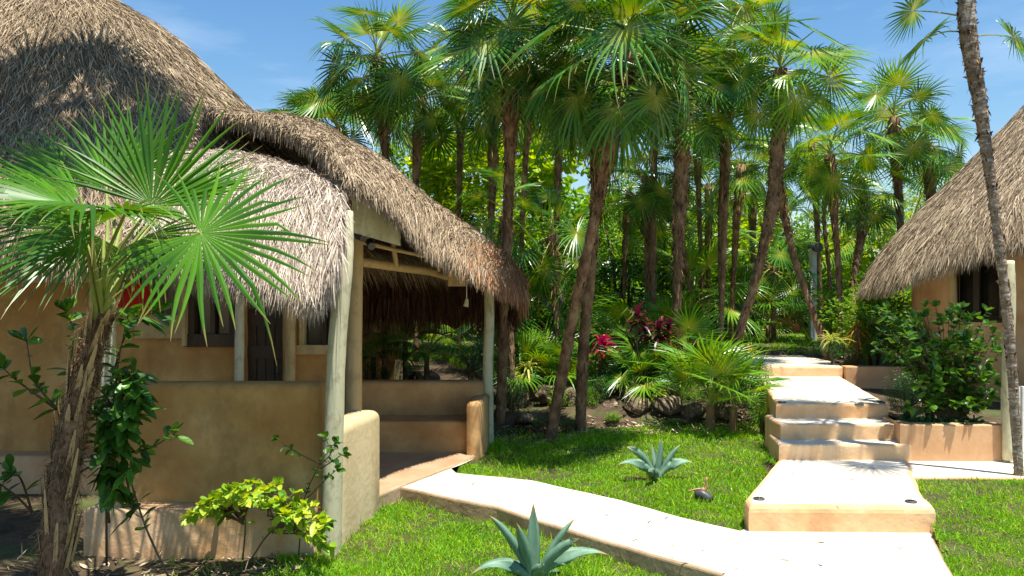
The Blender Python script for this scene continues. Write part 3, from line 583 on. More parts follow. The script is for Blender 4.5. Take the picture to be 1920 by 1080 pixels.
def palm(label, pts, Y0, Y1, r0, r1, nf=20, s=1., kind='d', seed=0, group=None, tm='trunk', fib=.3, emin=-50, light=.3, zoff=0, jit=.07, base_z=None, name='fan_palm'):
    nf = int(nf*.78); s *= .86; r0 *= .70; r1 *= .72
    n = len(pts); Ys = np.interp(np.linspace(0, 1, n), [0, 1], [Y0, Y1])
    P = np.array([W(a, b, y) for (a, b), y in zip(pts, Ys)])
    bz = g1(P[0][0], P[0][1]) if base_z is None else base_z
    b0 = P[0].copy(); b0[2] = bz-.1
    if P[0][2] > bz+.15:                              # extend hidden foot down to the ground
        dirn = (P[1]-P[0]); b0 = P[0]-dirn*(P[0][2]-bz)/max(dirn[2], .3)*.5; b0[2] = bz-.1; P = np.vstack([b0, P])
    else: P[0][2] = bz-.08
    root = thing(name, label, 'palm tree', (P[0][0], P[0][1], bz), group)
    Q = interp(P, 46 if Y0 < 12 else 28); g = Geo(); rad = np.linspace(r0, r1, len(Q)); k = len(Q)
    rad *= .74*(1+np.random.default_rng(seed).normal(0, .025, k)+.75*smooth(1-fib-.12, 1-fib*.45, np.arange(k)/k))
    rad[0] *= 1.25; tube(g, Q, rad, 12 if Y0 < 12 else 9, jit, 0)
    nn = int((2400 if Y0 < 11.5 else 800)*(.3+fib)); i = (k-2-np.where(rng.random(nn) < .3, rng.random(nn)*k, rng.random(nn)**1.6*k*max(fib, .2)*1.6)).clip(0, k-2).astype(int); T, N, B = frame(Q); a = rng.uniform(0, 2*PI, nn)
    Dn = np.cos(a)[:, None]*N[i]+np.sin(a)[:, None]*B[i]
    strips(g, Q[i]+Dn*rad[i][:, None]*.9+T[i]*rng.uniform(-.03, .03, (nn, 1)), T[i]*rng.choice([1, 1, -1], nn)[:, None]+Dn*(rng.uniform(.1, .9, nn)*np.where(i > k*(1-fib), 1, .25))[:, None]+rng.normal(0, .2, (nn, 3)), rng.uniform(.04, .15, nn)*(.4 if 'grey' in tm else 1), rng.uniform(.005, .022, nn), (1, .8, .1), bend=.3, m=1)
    part('trunk', g, [M[tm], M['fibre']], root, True)
    crown(root, Q[-1], nf, s, kind, seed, emin, light=light)
    global palm_last; palm_last = root; return root
gp = 'fan palms growing in the garden bed'
palm('leaning fan palm with slender brown trunk rising from the shaded lawn beside the double trunk', [(1030, 832), (1062, 660), (1095, 500), (1140, 300), (1180, 95)], 9.1, 7.7, .125, .085, 42, 1.15, seed=1, fib=.22, group=gp)
palm('upright fan palm whose rough trunk crosses behind the leaning slender trunk', [(1087, 812), (1095, 640), (1112, 450), (1118, 280), (1112, 140)], 9.4, 8.4, .135, .08, 36, 1.1, seed=2, fib=.3, group=gp)
palm('tall thick fan palm rising just behind the tip of the porch thatch', [(938, 800), (945, 600), (952, 400), (958, 230), (962, 60)], 9.7, 8.8, .125, .10, 42, 1.2, seed=3, fib=.3, group=gp)
palm('slim tall fan palm right of the thick palm behind the porch roof', [(978, 640), (978, 450), (988, 260), (998, 120)], 12, 11.6, .07, .07, 24, 1.15, seed=4, fib=.3, group=gp)
palm('fan palm with shaggy trunk top above the thatch ridge, farthest left', [(722, 420), (722, 280), (714, 160), (706, 110)], 11, 10.6, .075, .09, 36, 1.12, seed=5, fib=.5, light=.3, group=gp, emin=-80)
palm('dark trunked fan palm just above the porch ridge', [(780, 460), (780, 340), (785, 240), (790, 185)], 12.5, 12.5, .075, .1, 30, 1.05, seed=6, fib=.5, group=gp)
palm('slim fan palm with bulging fibrous top before the lime sea grape', [(918, 560), (920, 440), (925, 300), (925, 200)], 12.4, 12.4, .055, .1, 20, 1.0, seed=7, fib=.5, group=gp)
palm('tall dark fan palm with shaggy trunk left of the lawn corner', [(1268, 690), (1272, 480), (1278, 320), (1282, 170)], 11, 11, .115, .105, 28, 1.15, seed=8, fib=.55, group=gp)
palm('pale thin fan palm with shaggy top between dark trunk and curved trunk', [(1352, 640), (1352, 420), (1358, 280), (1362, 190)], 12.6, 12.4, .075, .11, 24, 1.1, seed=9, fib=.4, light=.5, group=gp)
palm('curved fan palm leaning right from beside the top step', [(1372, 668), (1412, 540), (1445, 400), (1460, 260), (1464, 130)], 10.6, 10.6, .11, .10, 30, 1.15, seed=10, fib=.5, light=.65, group=gp)
palm('small fan palm with light trunk showing between two thin trunks', [(1326, 620), (1328, 470), (1330, 345)], 16, 16, .07, .09, 18, 1.0, seed=11, light=.6, fib=.4, group=gp)
palm('slanting thin fan palm left of the curved trunk', [(1372, 600), (1380, 430), (1390, 310)], 14, 14, .07, .09, 20, .95, seed=12, light=.6, fib=.4, group=gp)
palm('fan palm with trunk leaning left across the white lamp post', [(1548, 655), (1515, 560), (1488, 480), (1470, 400), (1450, 310)], 11.8, 12.4, .095, .09, 12, .75, seed=13, emin=-10, fib=.2, light=.3, group=gp)
palm('bright fan palm with twin-looking pale trunk right of the lamp post', [(1578, 640), (1572, 500), (1562, 380), (1556, 290)], 12, 12, .075, .09, 26, 1.05, seed=14, light=.8, fib=.35, group=gp)
palm('fan palm with bent trunk leading down to the upper planter', [(1600, 580), (1600, 530), (1615, 440), (1622, 360)], 12.5, 13, .07, .085, 20, .95, seed=15, light=.5, fib=.4, group=gp)
palm('tall light green fan palm standing behind the right hut roof edge', [(1690, 560), (1688, 420), (1680, 300), (1676, 220)], 13, 13, .085, .095, 26, 1.15, seed=16, light=.7, fib=.5, group=gp)
palm('dark topped fan palm directly above the right hut thatch', [(1748, 520), (1746, 400), (1742, 320), (1738, 270)], 14.5, 14.5, .085, .12, 24, 1.05, seed=17, light=.6, fib=.6, group=gp)
palm('foreground fan palm with mottled trunk standing at the right hut post', [(1912, 888), (1893, 640), (1866, 400), (1835, 180), (1812, 0), (1850, -270)], 6.5, 6.4, .07, .07, 14, 1.1, seed=18, tm='trunk_grey', fib=.5, group='foreground palms', emin=-40, base_z=.165)
FGP = palm_last
for h_, az_, el_, ro_, s_ in (((1812, 60), 3.3, -.1, .2, .62), ((1815, 70), -.25, .0, 1.0, .55), ((1800, 30), 3.0, .2, .9, .6)):
    inst('frond', FM['l'][2], FGP, frondM(W(*h_, 6.58)-ORI[FGP], az_, el_, ro_, s_))
palm('thin fan palm trunk between the crossing trunks and the tall dark palm', [(1216, 640), (1214, 480), (1212, 330)], 13, 13, .08, .09, 20, 1.05, seed=19, light=.4, fib=.4, group=gp)
palm('slender bent fan palm right beside the white lamp post', [(1560, 600), (1554, 500), (1545, 400), (1560, 330)], 14, 14.5, .07, .06, 12, .8, seed=20, emin=-10, fib=.2, light=.4, group=gp)
palm('dark fan palm seen in the gap right of the porch tip', [(962, 790), (958, 640), (950, 520), (948, 400)], 10.2, 10.6, .075, .075, 14, .8, seed=21, fib=.3, group=gp)
palm('low crowned fan palm with large dark fans left of crossing trunks', [(1045, 640), (1040, 540), (1035, 440)], 11.5, 11.5, .07, .08, 18, 1.05, seed=22, light=.1, fib=.4, group=gp, emin=-70)
palm('fan palm with leaning right trunk behind the tall dark palm', [(1300, 620), (1290, 520), (1270, 430), (1240, 380)], 13.5, 13.5, .07, .07, 18, .95, seed=23, light=.3, fib=.3, group=gp)
palm('fan palm shading the bench, trunk seen through the porch', [(722, 715), (722, 640), (724, 500), (726, 430)], 11, 11, .075, .09, 16, .8, seed=24, light=.2, fib=.3, group=gp, zoff=0)
palm('bushy far fan palm under the open sky between thin trunks', [(1415, 600), (1412, 480), (1410, 330)], 17, 17, .08, .1, 24, 1.2, seed=25, light=.6, fib=.3, group=gp)
palm('far fan palm low behind the curved trunk', [(1485, 600), (1483, 500), (1480, 430)], 20, 20, .08, .1, 24, 1.2, seed=26, light=.4, fib=.3, group=gp)
palm('far low fan palm between the two shaggy topped palms', [(1240, 600), (1240, 500), (1242, 440)], 16, 16, .08, .1, 24, 1.2, seed=27, light=.5, fib=.3, group=gp)
palm('far fan palm half hidden right of the tall dark trunk', [(1450, 600), (1448, 540), (1446, 500)], 15, 15, .08, .1, 22, 1.1, seed=28, light=.3, fib=.3, group=gp)
palm('high fan palm crown closing the gap left of the thick palm', [(860, 500), (862, 300), (868, 130)], 13.5, 13.5, .08, .1, 24, 1.15, seed=29, light=.3, fib=.3, group=gp)
palm('fan palm crown between the leaning palm and the tall dark palm', [(1225, 600), (1226, 300), (1228, 90)], 12.8, 12.8, .08, .1, 26, 1.15, seed=30, light=.3, fib=.3, group=gp)
palm('fan palm crown at the top edge left of the curved palm', [(1352, 600), (1366, 250), (1372, 60)], 12.0, 12.0, .07, .09, 26, 1.15, seed=31, light=.5, fib=.3, group=gp)
def wpalm(label, P, s_, nf, seed):
    P = np.array(P, float); root = thing('fan_palm', label, 'palm tree', P[0], 'foreground palms'); Q = interp(P, 40); g = Geo(); tube(g, Q, [.1, .08], 12, .07); part('trunk', g, [M['trunk']], root, True); crown(root, Q[-1], nf, s_, 'd', seed)
wpalm('tall fan palm arching over the left end of the hut roof', [(-6.9, 4.6, -.1), (-6.2, 5.3, 4.2), (-4.6, 6.7, 6.4), (-3.75, 7.3, 7.2)], 1.35, 32, 33)
wpalm('unseen fan palm added left of the shaggy foreground palm to shade the soil', [(-5.4, 3.2, -.1), (-4.6, 3.8, 3.0), (-3.4, 4.6, 5.2)], 1.2, 26, 35)  # out-of-view palm, added to throw shade on the lower left soil
wpalm('taller fan palm leaning over the hut cone beside the arching one', [(-7.6, 4.6, -.1), (-7.2, 5.2, 4.6), (-5.4, 6.6, 6.6)], 1.3, 32, 34)
palm('thin trunked fan palm left of the pale thin palm', [(1318, 600), (1312, 420), (1308, 300), (1306, 240)], 15, 15, .075, .09, 22, 1.1, seed=51, light=.5, fib=.4, group=gp)
palm('far thin fan palm below the left crowns above the porch ridge', [(838, 500), (838, 380), (832, 270)], 16, 16, .075, .09, 22, 1.1, seed=52, light=.4, fib=.4, group=gp)
palm('left low fan palm whose dark fans touch the thatch ridge', [(640, 460), (640, 330), (632, 245)], 12.5, 12.5, .075, .09, 30, 1.15, seed=53, light=.1, fib=.4, group=gp, emin=-70)
palm('small fan palm in the sky gap left of the shaggy topped palm', [(596, 420), (596, 320), (590, 250)], 12.8, 12.8, .07, .09, 24, 1.0, seed=54, light=.1, fib=.4, group=gp)
palm('fan palm crown under the sky right of the curved palm', [(1540, 600), (1530, 380), (1522, 270)], 15.5, 15.5, .075, .09, 22, 1.0, seed=55, light=.6, fib=.4, group=gp)
palm('thin palm with pale fans right of the crossing trunks', [(1168, 640), (1172, 480), (1180, 360)], 14.5, 14.5, .07, .08, 20, 1.0, seed=56, light=.5, fib=.4, group=gp)
palm('fan palm filling the grove between thick palm and leaning palm', [(1040, 560), (1046, 340), (1050, 200)], 14, 14, .075, .09, 24, 1.1, seed=57, light=.5, fib=.4, group=gp)
# ---- seedlings (trunkless)
def seedling(label, px, py, Y, s, nf=9, kind='l', seed=0, emin=5, stem=.15, group='young fan palms in the bed'):
    b = W(px, py, Y); z = g1(b[0], Y); root = thing('young_fan_palm', label, 'young palm', (b[0], Y, z), group)
    top = np.array([b[0], Y, max(z+.05, b[2])]); g = Geo(); tube(g, interp([(b[0], Y, z-.1), top], 6), [.05, .045], 8, .08); part('trunk', g, M['fibre'], root, True)
    crown(root, top, nf, s, kind, seed, emin, 85, light=.4)
seedling('large young fan palm with bright fans beside the rocks and steps', 1332, 760, 8.9, .8, 13, 'l', 41, 50)
seedling('smaller young fan palm leaning toward the steps in front of the rocks', 1375, 765, 8.8, .55, 8, 'l', 40, 40)
seedling('young fan palm with dark drooping fans right of the large bright one', 1405, 745, 9.6, .62, 9, 'd', 42)
seedling('young fan palm in the upper planter by the right hut', 1672, 650, 10.9, .7, 10, 'd', 43)
seedling('young dark fan palm behind the magenta plant', 1165, 670, 11.3, .75, 9, 'd', 44)
seedling('dark young fan palm with raised fans above the wide brown rock', 1205, 720, 10.2, .6, 9, 'd', 70, 30)
seedling('dark young fan palm behind the low stones at the crossing trunks', 1060, 725, 10.8, .7, 10, 'd', 71, 20)
seedling('young fan palm growing before the far hedge left of the lamp post', 1440, 610, 15, 1.1, 12, 'd', 45)
seedling('young fan palm deep in shade beneath the crossing trunks', 1010, 600, 13, 1.1, 12, 'd', 46)
seedling('young fan palm at the back of the far lawn before the lamp post hedge', 1455, 600, 19, 1.2, 12, 'd', 47)
seedling('young fan palm low between the thin trunks', 1300, 560, 14.5, 1.3, 12, 'l', 48)
seedling('young fan palm right of the lamp post, behind the bent trunks', 1640, 560, 18, 1.2, 12, 'l', 49)

for a_ in [('dark young fan palm behind the wide brown rock', 1190, 735, 10.2, 0.7, 10, 'd', 61, 30), ('young fan palm between leaning trunk and thick palm', 1000, 720, 10.8, 0.8, 11, 'd', 62, 25), ('young fan palm left of the square rock, deep in shade', 1120, 720, 10.6, 0.6, 9, 'd', 63, 25), ('bright young fan palm on the far lawn edge', 1260, 640, 12.5, 0.9, 12, 'l', 64, 20), ('young fan palm beneath the tall dark palm', 1290, 690, 10.6, 0.8, 10, 'd', 65, 25), ('dark young fan palm left of the maroon plant', 1195, 660, 11.5, 0.9, 12, 'd', 66, 20), ('young fan palm just right of the porch tip', 975, 620, 12, 1.1, 12, 'd', 67, 10), ('young fan palm below the grey forked branch', 1070, 650, 12, 0.9, 11, 'l', 68, 20)]: seedling(*a_)
# ---- hero palm
base = W(95, 1100, 4.35); base[2] = -.14
hero = thing('fan_palm', 'foreground fan palm with shaggy fibrous trunk before the left hut wall', 'palm tree', base, 'foreground palms')
Q = interp([base, W(112, 960, 4.37), W(135, 800, 4.4), W(165, 680, 4.4), W(192, 585, 4.4)], 50)
g = Geo(); rad = np.interp(np.linspace(0, 1, 50), [0, .3, .6, .85, 1], [.084, .074, .064, .056, .048]); tube(g, Q, rad, 16, .06)
T, N, B = frame(Q); nn = 9000; i = rng.integers(0, 49, nn); a = rng.uniform(0, 2*PI, nn); Dn = np.cos(a)[:, None]*N[i]+np.sin(a)[:, None]*B[i]
strips(g, Q[i]+Dn*rad[i][:, None]*.95, T[i]*rng.normal(.4, .8, (nn, 1))+Dn*rng.uniform(0, .25, (nn, 1))+rng.normal(0, .28, (nn, 3)), rng.uniform(.03, .10, nn), rng.uniform(.0015, .004, nn), (1, .8, .3), bend=.4, m=1)
nn = 90; i = rng.integers(4, 49, nn); a = rng.uniform(0, 2*PI, nn); Dn = np.cos(a)[:, None]*N[i]+np.sin(a)[:, None]*B[i]      # old leaf bases
strips(g, Q[i]+Dn*rad[i][:, None]*.9, T[i]*1.+Dn*.18, rng.uniform(.12, .3, nn), rng.uniform(.02, .04, nn), (1, .9, .7, .3), fold=.2, ref=Dn, m=2)
part('trunk', g, [M['trunk'], M['fibre'], M['wood_tan']], hero, True)
HF = [((285, 385, 4.30), (.12, .05, 1), (.1, -1, .25), .70, 80, .02, .0), ((376, 437, 4.0), (1, -.05, -.32), (.0, -.8, .6), .66, 140, .14, .16),
      ((172, 388, 4.0), (-.15, -.9, .0), (0, -.4, .9), .55, 125, .45, .25), ((150, 370, 4.4), (-1, -.1, .16), (.1, -.6, .8), .72, 55, .14, .06),
      ((200, 350, 4.75), (-.6, .3, .75), (.3, -.8, .3), .66, 60, .04, .03), ((170, 430, 4.1), (-.9, -.2, -.3), (-.2, -.8, .5), .60, 75, .14, .06),
      ((280, 440, 4.2), (.55, -.2, -.6), (.2, -.85, .4), .42, 90, .2, .1), ((310, 385, 4.6), (.75, .3, .62), (-.2, -.6, .8), .68, 50, .06, .05),
      ((130, 400, 4.5), (-1, .05, -.02), (0, -.5, .85), .72, 55, .16, .08), ((215, 400, 5.0), (.2, 1, .15), (0, -.3, .9), .6, 120, .3, .1),
      ((235, 400, 4.15), (.3, -.9, .1), (0, -.4, .9), .5, 130, .5, .25), ((110, 330, 4.9), (-.9, .2, .42), (.1, -.7, .6), .62, 55, .06, .05),
      ((195, 450, 4.5), (-.35, .3, -.7), (0, -.9, .2), .42, 90, .1, .1), ((330, 370, 4.9), (.95, .1, .25), (-.1, -.5, .9), .66, 45, .1, .1),
      ((130, 385, 4.2), (-1, -.1, .35), (0, -.35, .9), .85, 40, .25, .1), ((150, 430, 4.1), (-.9, -.3, -.45), (0, -.6, .8), .72, 55, .2, .2), ((250, 330, 4.9), (.35, .1, .9), (-.2, -.9, .3), .62, 60, .04, .05)]
cr = W(190, 590, 4.4)
for k, (h, ax, nr, rr_, sp, dr_, td) in enumerate(HF):
    g = Geo(); H = W(*h); mid = (cr+H)/2+np.array([(H-cr)[0]*-.12, 0, .05]); tube(g, interp([cr+rng.normal(0, .02, 3), mid, H], 10), [.017, .010, .008], 7, m=1)
    fan(g, H, np.array(ax, float), np.array(nr, float), rr_, int(10+sp/6), R(sp), dr_, tipd=td, fuse=.36, wf=.95)
    part('frond', g, [M['frond_hero'], M['petiole']], hero)

# ------------------------------------------------------------------ leafy plants
def leafset(g, P, D, L, Wd, m=0, prof=(.25, .9, 1, .6, .08), fold=.15, bend=.25):
    ref = np.array([0, 0, 1.])+rng.normal(0, .35, (len(P), 3))
    strips(g, P, D, L, Wd, prof, bend=bend, fold=fold, ref=ref, m=m)
def blob(n, L, Wd, nclump=40, up=.4, rz=.8, prof=(.25, .9, 1, .6, .08), clump=.22):
    g = Geo(); C = sph(nclump)*rng.uniform(.45, .95, (nclump, 1)); C[:, 2] *= rz; i = rng.integers(0, nclump, n)
    O = sph(n); P = C[i]+O*clump*rng.random((n, 1))**.4; D = O*.7+nrm(P)*.6+np.array([0, 0, up])+rng.normal(0, .3, (n, 3))
    leafset(g, P, D, L*rng.uniform(.7, 1.2, n), Wd*rng.uniform(.8, 1.15, n), prof=prof); return g
BM = {}
def bm(key, mkey, n, L, Wd, nc, **k): BM[key] = blob(n, L, Wd, nc, **k).mesh('foliage', M[mkey], False)
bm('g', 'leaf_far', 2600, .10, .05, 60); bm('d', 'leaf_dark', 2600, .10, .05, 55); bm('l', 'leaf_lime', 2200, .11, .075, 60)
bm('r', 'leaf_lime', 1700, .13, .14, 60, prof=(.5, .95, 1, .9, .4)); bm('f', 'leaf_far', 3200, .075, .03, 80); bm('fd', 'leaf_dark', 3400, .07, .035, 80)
def bush(label, px, py, Y, rx, rz_, key, name='bush', cat='bush', group='leafy bushes behind the beds', rot=None, zc=None):
    c_ = W(px, py, Y) if zc is None else np.array([(px-960)*Y/F, Y, zc]); z = g1(c_[0], Y); root = thing(name, label, cat, (c_[0], Y, z), group)
    inst('foliage', BM[key], root, Matrix.Translation((0, 0, c_[2]-z)) @ Matrix.Rotation(random.uniform(0, 6.28) if rot is None else rot, 4, 'Z') @ Matrix.Diagonal((rx, rx*.9, rz_, 1)))
    g = Geo()
    for k in range(4):
        e = c_+np.array([random.uniform(-.5, .5)*rx, random.uniform(-.4, .4)*rx, random.uniform(-.2, .4)*rz_])
        tube(g, interp([(c_[0]+random.uniform(-.05, .05), Y, z-.05), (c_+e)/2+np.array([0, 0, -.3*rz_]), e], 7), [.03*min(1, rx)+.005, .008], 5)
    part('stem', g, M['stem'], root, True); return root
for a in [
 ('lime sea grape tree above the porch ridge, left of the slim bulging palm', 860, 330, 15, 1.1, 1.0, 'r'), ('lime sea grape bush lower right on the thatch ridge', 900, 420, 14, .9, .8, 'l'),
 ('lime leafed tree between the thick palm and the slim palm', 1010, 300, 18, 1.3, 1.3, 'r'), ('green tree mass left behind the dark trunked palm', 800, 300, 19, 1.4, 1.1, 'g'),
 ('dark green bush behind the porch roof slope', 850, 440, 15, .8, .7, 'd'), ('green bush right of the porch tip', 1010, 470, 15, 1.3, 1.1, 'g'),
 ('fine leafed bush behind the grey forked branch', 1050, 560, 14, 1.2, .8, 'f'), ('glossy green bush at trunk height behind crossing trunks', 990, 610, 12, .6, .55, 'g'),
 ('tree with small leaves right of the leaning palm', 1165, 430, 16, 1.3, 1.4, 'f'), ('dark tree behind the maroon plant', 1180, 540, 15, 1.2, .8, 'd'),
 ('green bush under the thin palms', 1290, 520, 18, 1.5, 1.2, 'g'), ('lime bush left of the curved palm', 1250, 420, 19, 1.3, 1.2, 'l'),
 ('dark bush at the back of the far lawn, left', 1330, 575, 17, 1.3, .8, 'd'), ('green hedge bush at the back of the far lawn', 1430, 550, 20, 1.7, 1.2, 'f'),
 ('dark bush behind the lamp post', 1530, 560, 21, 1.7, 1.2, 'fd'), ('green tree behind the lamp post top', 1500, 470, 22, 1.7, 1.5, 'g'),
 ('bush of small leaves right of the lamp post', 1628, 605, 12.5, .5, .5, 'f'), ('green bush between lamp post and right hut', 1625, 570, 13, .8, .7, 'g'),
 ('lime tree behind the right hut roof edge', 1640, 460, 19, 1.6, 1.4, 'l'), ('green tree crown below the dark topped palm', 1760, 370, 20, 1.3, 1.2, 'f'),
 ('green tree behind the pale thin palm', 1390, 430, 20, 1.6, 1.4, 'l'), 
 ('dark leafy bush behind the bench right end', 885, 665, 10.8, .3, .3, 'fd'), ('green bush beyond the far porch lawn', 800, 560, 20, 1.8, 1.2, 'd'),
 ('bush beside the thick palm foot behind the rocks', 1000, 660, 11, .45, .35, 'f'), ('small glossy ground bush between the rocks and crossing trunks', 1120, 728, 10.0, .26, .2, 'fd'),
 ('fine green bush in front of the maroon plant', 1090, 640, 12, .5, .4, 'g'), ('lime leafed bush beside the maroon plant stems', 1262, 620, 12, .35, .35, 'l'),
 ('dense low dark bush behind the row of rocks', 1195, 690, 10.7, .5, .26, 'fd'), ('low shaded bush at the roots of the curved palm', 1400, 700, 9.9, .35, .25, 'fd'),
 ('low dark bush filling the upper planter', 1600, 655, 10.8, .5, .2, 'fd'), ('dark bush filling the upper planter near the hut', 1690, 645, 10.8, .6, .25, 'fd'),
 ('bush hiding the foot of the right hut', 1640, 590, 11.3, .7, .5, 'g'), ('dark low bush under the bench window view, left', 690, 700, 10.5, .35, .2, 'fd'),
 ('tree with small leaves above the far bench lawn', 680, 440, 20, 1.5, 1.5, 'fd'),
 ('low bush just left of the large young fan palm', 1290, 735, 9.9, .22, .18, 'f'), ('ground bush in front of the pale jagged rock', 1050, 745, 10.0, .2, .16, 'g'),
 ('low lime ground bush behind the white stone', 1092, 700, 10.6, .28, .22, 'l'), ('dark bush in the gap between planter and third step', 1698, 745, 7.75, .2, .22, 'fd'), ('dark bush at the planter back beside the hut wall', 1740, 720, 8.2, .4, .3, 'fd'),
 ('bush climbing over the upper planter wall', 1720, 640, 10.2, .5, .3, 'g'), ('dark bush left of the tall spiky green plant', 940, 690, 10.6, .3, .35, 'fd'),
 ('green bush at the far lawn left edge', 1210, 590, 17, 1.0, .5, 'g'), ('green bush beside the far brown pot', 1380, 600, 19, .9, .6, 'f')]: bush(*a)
for k_, (lab, px, py, Y, rx, rz_, key) in enumerate([
 ('dark ground bush filling the bed behind the squarish rock', 1245, 715, 10.0, .3, .2, 'fd'), ('dark ground bush behind the pale jagged rock', 1035, 715, 10.6, .3, .22, 'fd'), ('low green bush right of the white stone', 1105, 745, 9.9, .2, .15, 'f'),
 ('dark low bush at the foot of the magenta plant', 1140, 690, 10.4, .3, .2, 'fd'), ('green low bush under the maroon plant', 1225, 680, 10.4, .3, .2, 'g'), ('dark bush between thick palm and dark tall rock', 958, 730, 10.0, .22, .3, 'fd'),
 ('small weeds bush before the rock left of the wide brown rock', 1150, 780, 9.4, .13, .07, 'g'), ('small weeds before the squarish rock', 1262, 790, 9.25, .12, .05, 'g'), ('small weeds at the foot of the leaning slender trunk', 1015, 790, 9.4, .15, .07, 'fd'),
 ('small weeds between both crossing trunk feet', 1065, 795, 9.3, .14, .07, 'fd'), ('small green tuft at the corner of the third step', 1432, 775, 8.6, .14, .12, 'f'), ('dark low bush between the last rocks and the steps', 1425, 735, 9.9, .22, .2, 'fd')]):
    bush(lab, px, py, Y, rx, rz_, key, group='low bushes among the rocks')
# far thicket, one mass
g = Geo(); n = 60000; a = rng.uniform(-1.15, 1.15, n); d = rng.uniform(23, 30, n); hh = 3.1+1.0*np.sin(a*9+1)+.7*np.sin(a*23)+.4*np.sin(a*51); h = rng.random(n)**.8*np.maximum(hh, 1.2)
P = np.stack([np.sin(a)*d, np.cos(a)*d, .5+h], 1); leafset(g, P, sph(n)*.8+np.array([0, -.3, .5]), rng.uniform(.2, .5, n), rng.uniform(.12, .28, n))
# dense inner hedge rows closing the ground line
n = 30000; xx = rng.uniform(-16, 16, n); yy = 21+rng.uniform(0, 1.2, n)+np.sin(xx)*.6; zz = .5+rng.random(n)*(1.6+.5*np.sin(xx*1.3)+.3*np.sin(xx*4))
leafset(g, np.stack([xx, yy, zz], 1), sph(n)*.8+np.array([0, -.3, .5]), rng.uniform(.15, .35, n), rng.uniform(.08, .2, n))
tag(part('thicket_foliage', g, M['leaf_far']), 'far green thicket closing the garden behind the palms', 'thicket', kind='stuff')

# hut shrub: right side planter
def shrub(root, stems, Lf, Wf, mk, per=9, node=.05, droop=.3, prof=(.25, .8, 1, .75, .1), stemr=.008, tipn=5):
    gs = Geo(); gl = Geo()
    for st in stems:
        Q = interp(np.array(st), max(6, int(12))); tube(gs, Q, [stemr, stemr*.4], 6)
        T, N, B = frame(Q); Ls = np.linalg.norm(np.diff(Q, axis=0), axis=1).sum(); n = max(4, int(Ls/node)); u = rng.uniform(.3, 1, n)*(len(Q)-1.01)
        i = u.astype(int); a = rng.uniform(0, 2*PI, n); Dn = np.cos(a)[:, None]*N[i]+np.sin(a)[:, None]*B[i]
        leafset(gl, Q[i]+(Q[i+1]-Q[i])*(u-i)[:, None], Dn+T[i]*.5+np.array([0, 0, .1]), Lf*rng.uniform(.4, 1.15, n), Wf*rng.uniform(.8, 1.1, n), prof=prof, bend=droop)
        a = rng.uniform(0, 2*PI, tipn); Dn = np.cos(a)[:, None]*N[-1]+np.sin(a)[:, None]*B[-1]
        leafset(gl, np.repeat(Q[-1:], tipn, 0), Dn*.8+T[-1], Lf*rng.uniform(.7, 1.1, tipn), Wf*rng.uniform(.8, 1.1, tipn), prof=prof, bend=droop*.6)
    part('stem', gs, M['stem'], root, True); part('foliage', gl, M[mk], root)
ls = thing('shrub', 'dark glossy paddle-leaved shrub growing round the shaggy palm trunk', 'shrub', (-2.2, 4.7, -.13))
def S(*p): return [W(*q) for q in p]
stems = [S((318, 1085, 4.6), (270, 980, 4.6), (232, 850, 4.65), (215, 740, 4.7)), S((200, 1060, 4.7), (200, 920, 4.7), (208, 800, 4.7), (222, 680, 4.7), (240, 590, 4.7)),
         S((150, 830, 4.6), (110, 770, 4.5), (65, 715, 4.5), (50, 640, 4.5)), S((110, 770, 4.5), (40, 720, 4.45), (5, 690, 4.4)), S((208, 720, 4.7), (230, 640, 4.7), (255, 600, 4.6), (290, 585, 4.5)),
         S((150, 800, 4.7), (130, 700, 4.7), (140, 630, 4.7), (125, 585, 4.7)), S((232, 850, 4.65), (280, 840, 4.6), (325, 815, 4.55)), S((225, 760, 4.7), (250, 700, 4.6), (262, 740, 4.55)),
         S((60, 960, 4.7), (40, 900, 4.6), (20, 880, 4.5)), S((60, 960, 4.7), (30, 930, 4.6), (-10, 900, 4.5)), S((232, 850, 4.6), (240, 800, 4.5), (262, 770, 4.5)),
         S((205, 980, 4.7), (195, 860, 4.6), (180, 780, 4.6)), S((232, 870, 4.65), (250, 960, 4.6), (245, 945, 4.6)), S((215, 800, 4.6), (190, 860, 4.55), (195, 880, 4.5))]
for k in range(16):
    a, b = random.uniform(185, 262), random.uniform(690, 900); stems.append(S((215, b+40, 4.68), ((215+a)/2, b+10, 4.62), (a, b, 4.55), (a+random.uniform(-10, 12), b+25, 4.5)))
shrub(ls, stems, .14, .06, 'leaf', node=.03, prof=(.15, .45, .8, 1, .75, .15))
fs = thing('shrub', 'low shrub with yellow-green leaves in front of the sunlit plinth', 'shrub', W(455, 1040, 5.1)*np.array([1, 1, 0])+np.array([0, 0, -.12]))
stems = [S((455, 1050, 5.1), (460, 980, 5.1), (452, 920, 5.05)), S((470, 1050, 5.1), (505, 1000, 5.1), (560, 960, 5.1))]
for k in range(64):
    t = random.random(); a = 355+t*265; b = 1000-math.sin(t*2.6+.3)*100+random.uniform(0, 85)*t; y = random.uniform(4.8, 5.2)
    b0_ = (456, 985-random.uniform(0, 50), 5.1) if a < 490 else (500+random.uniform(0, 60), 1000-random.uniform(0, 40), 5.1); stems.append(S(b0_, ((b0_[0]+a)/2, (b0_[1]+b)/2-8, 5.1), (a, b, y)))
shrub(fs, stems, .082, .052, 'leaf_gold', node=.055, tipn=5, stemr=.006)
vs = thing('shrub', 'thin climbing shrub with green leaves against the pale porch post', 'shrub', W(560, 1035, 5.25)*np.array([1, 1, 0])+np.array([0, 0, -.12]))
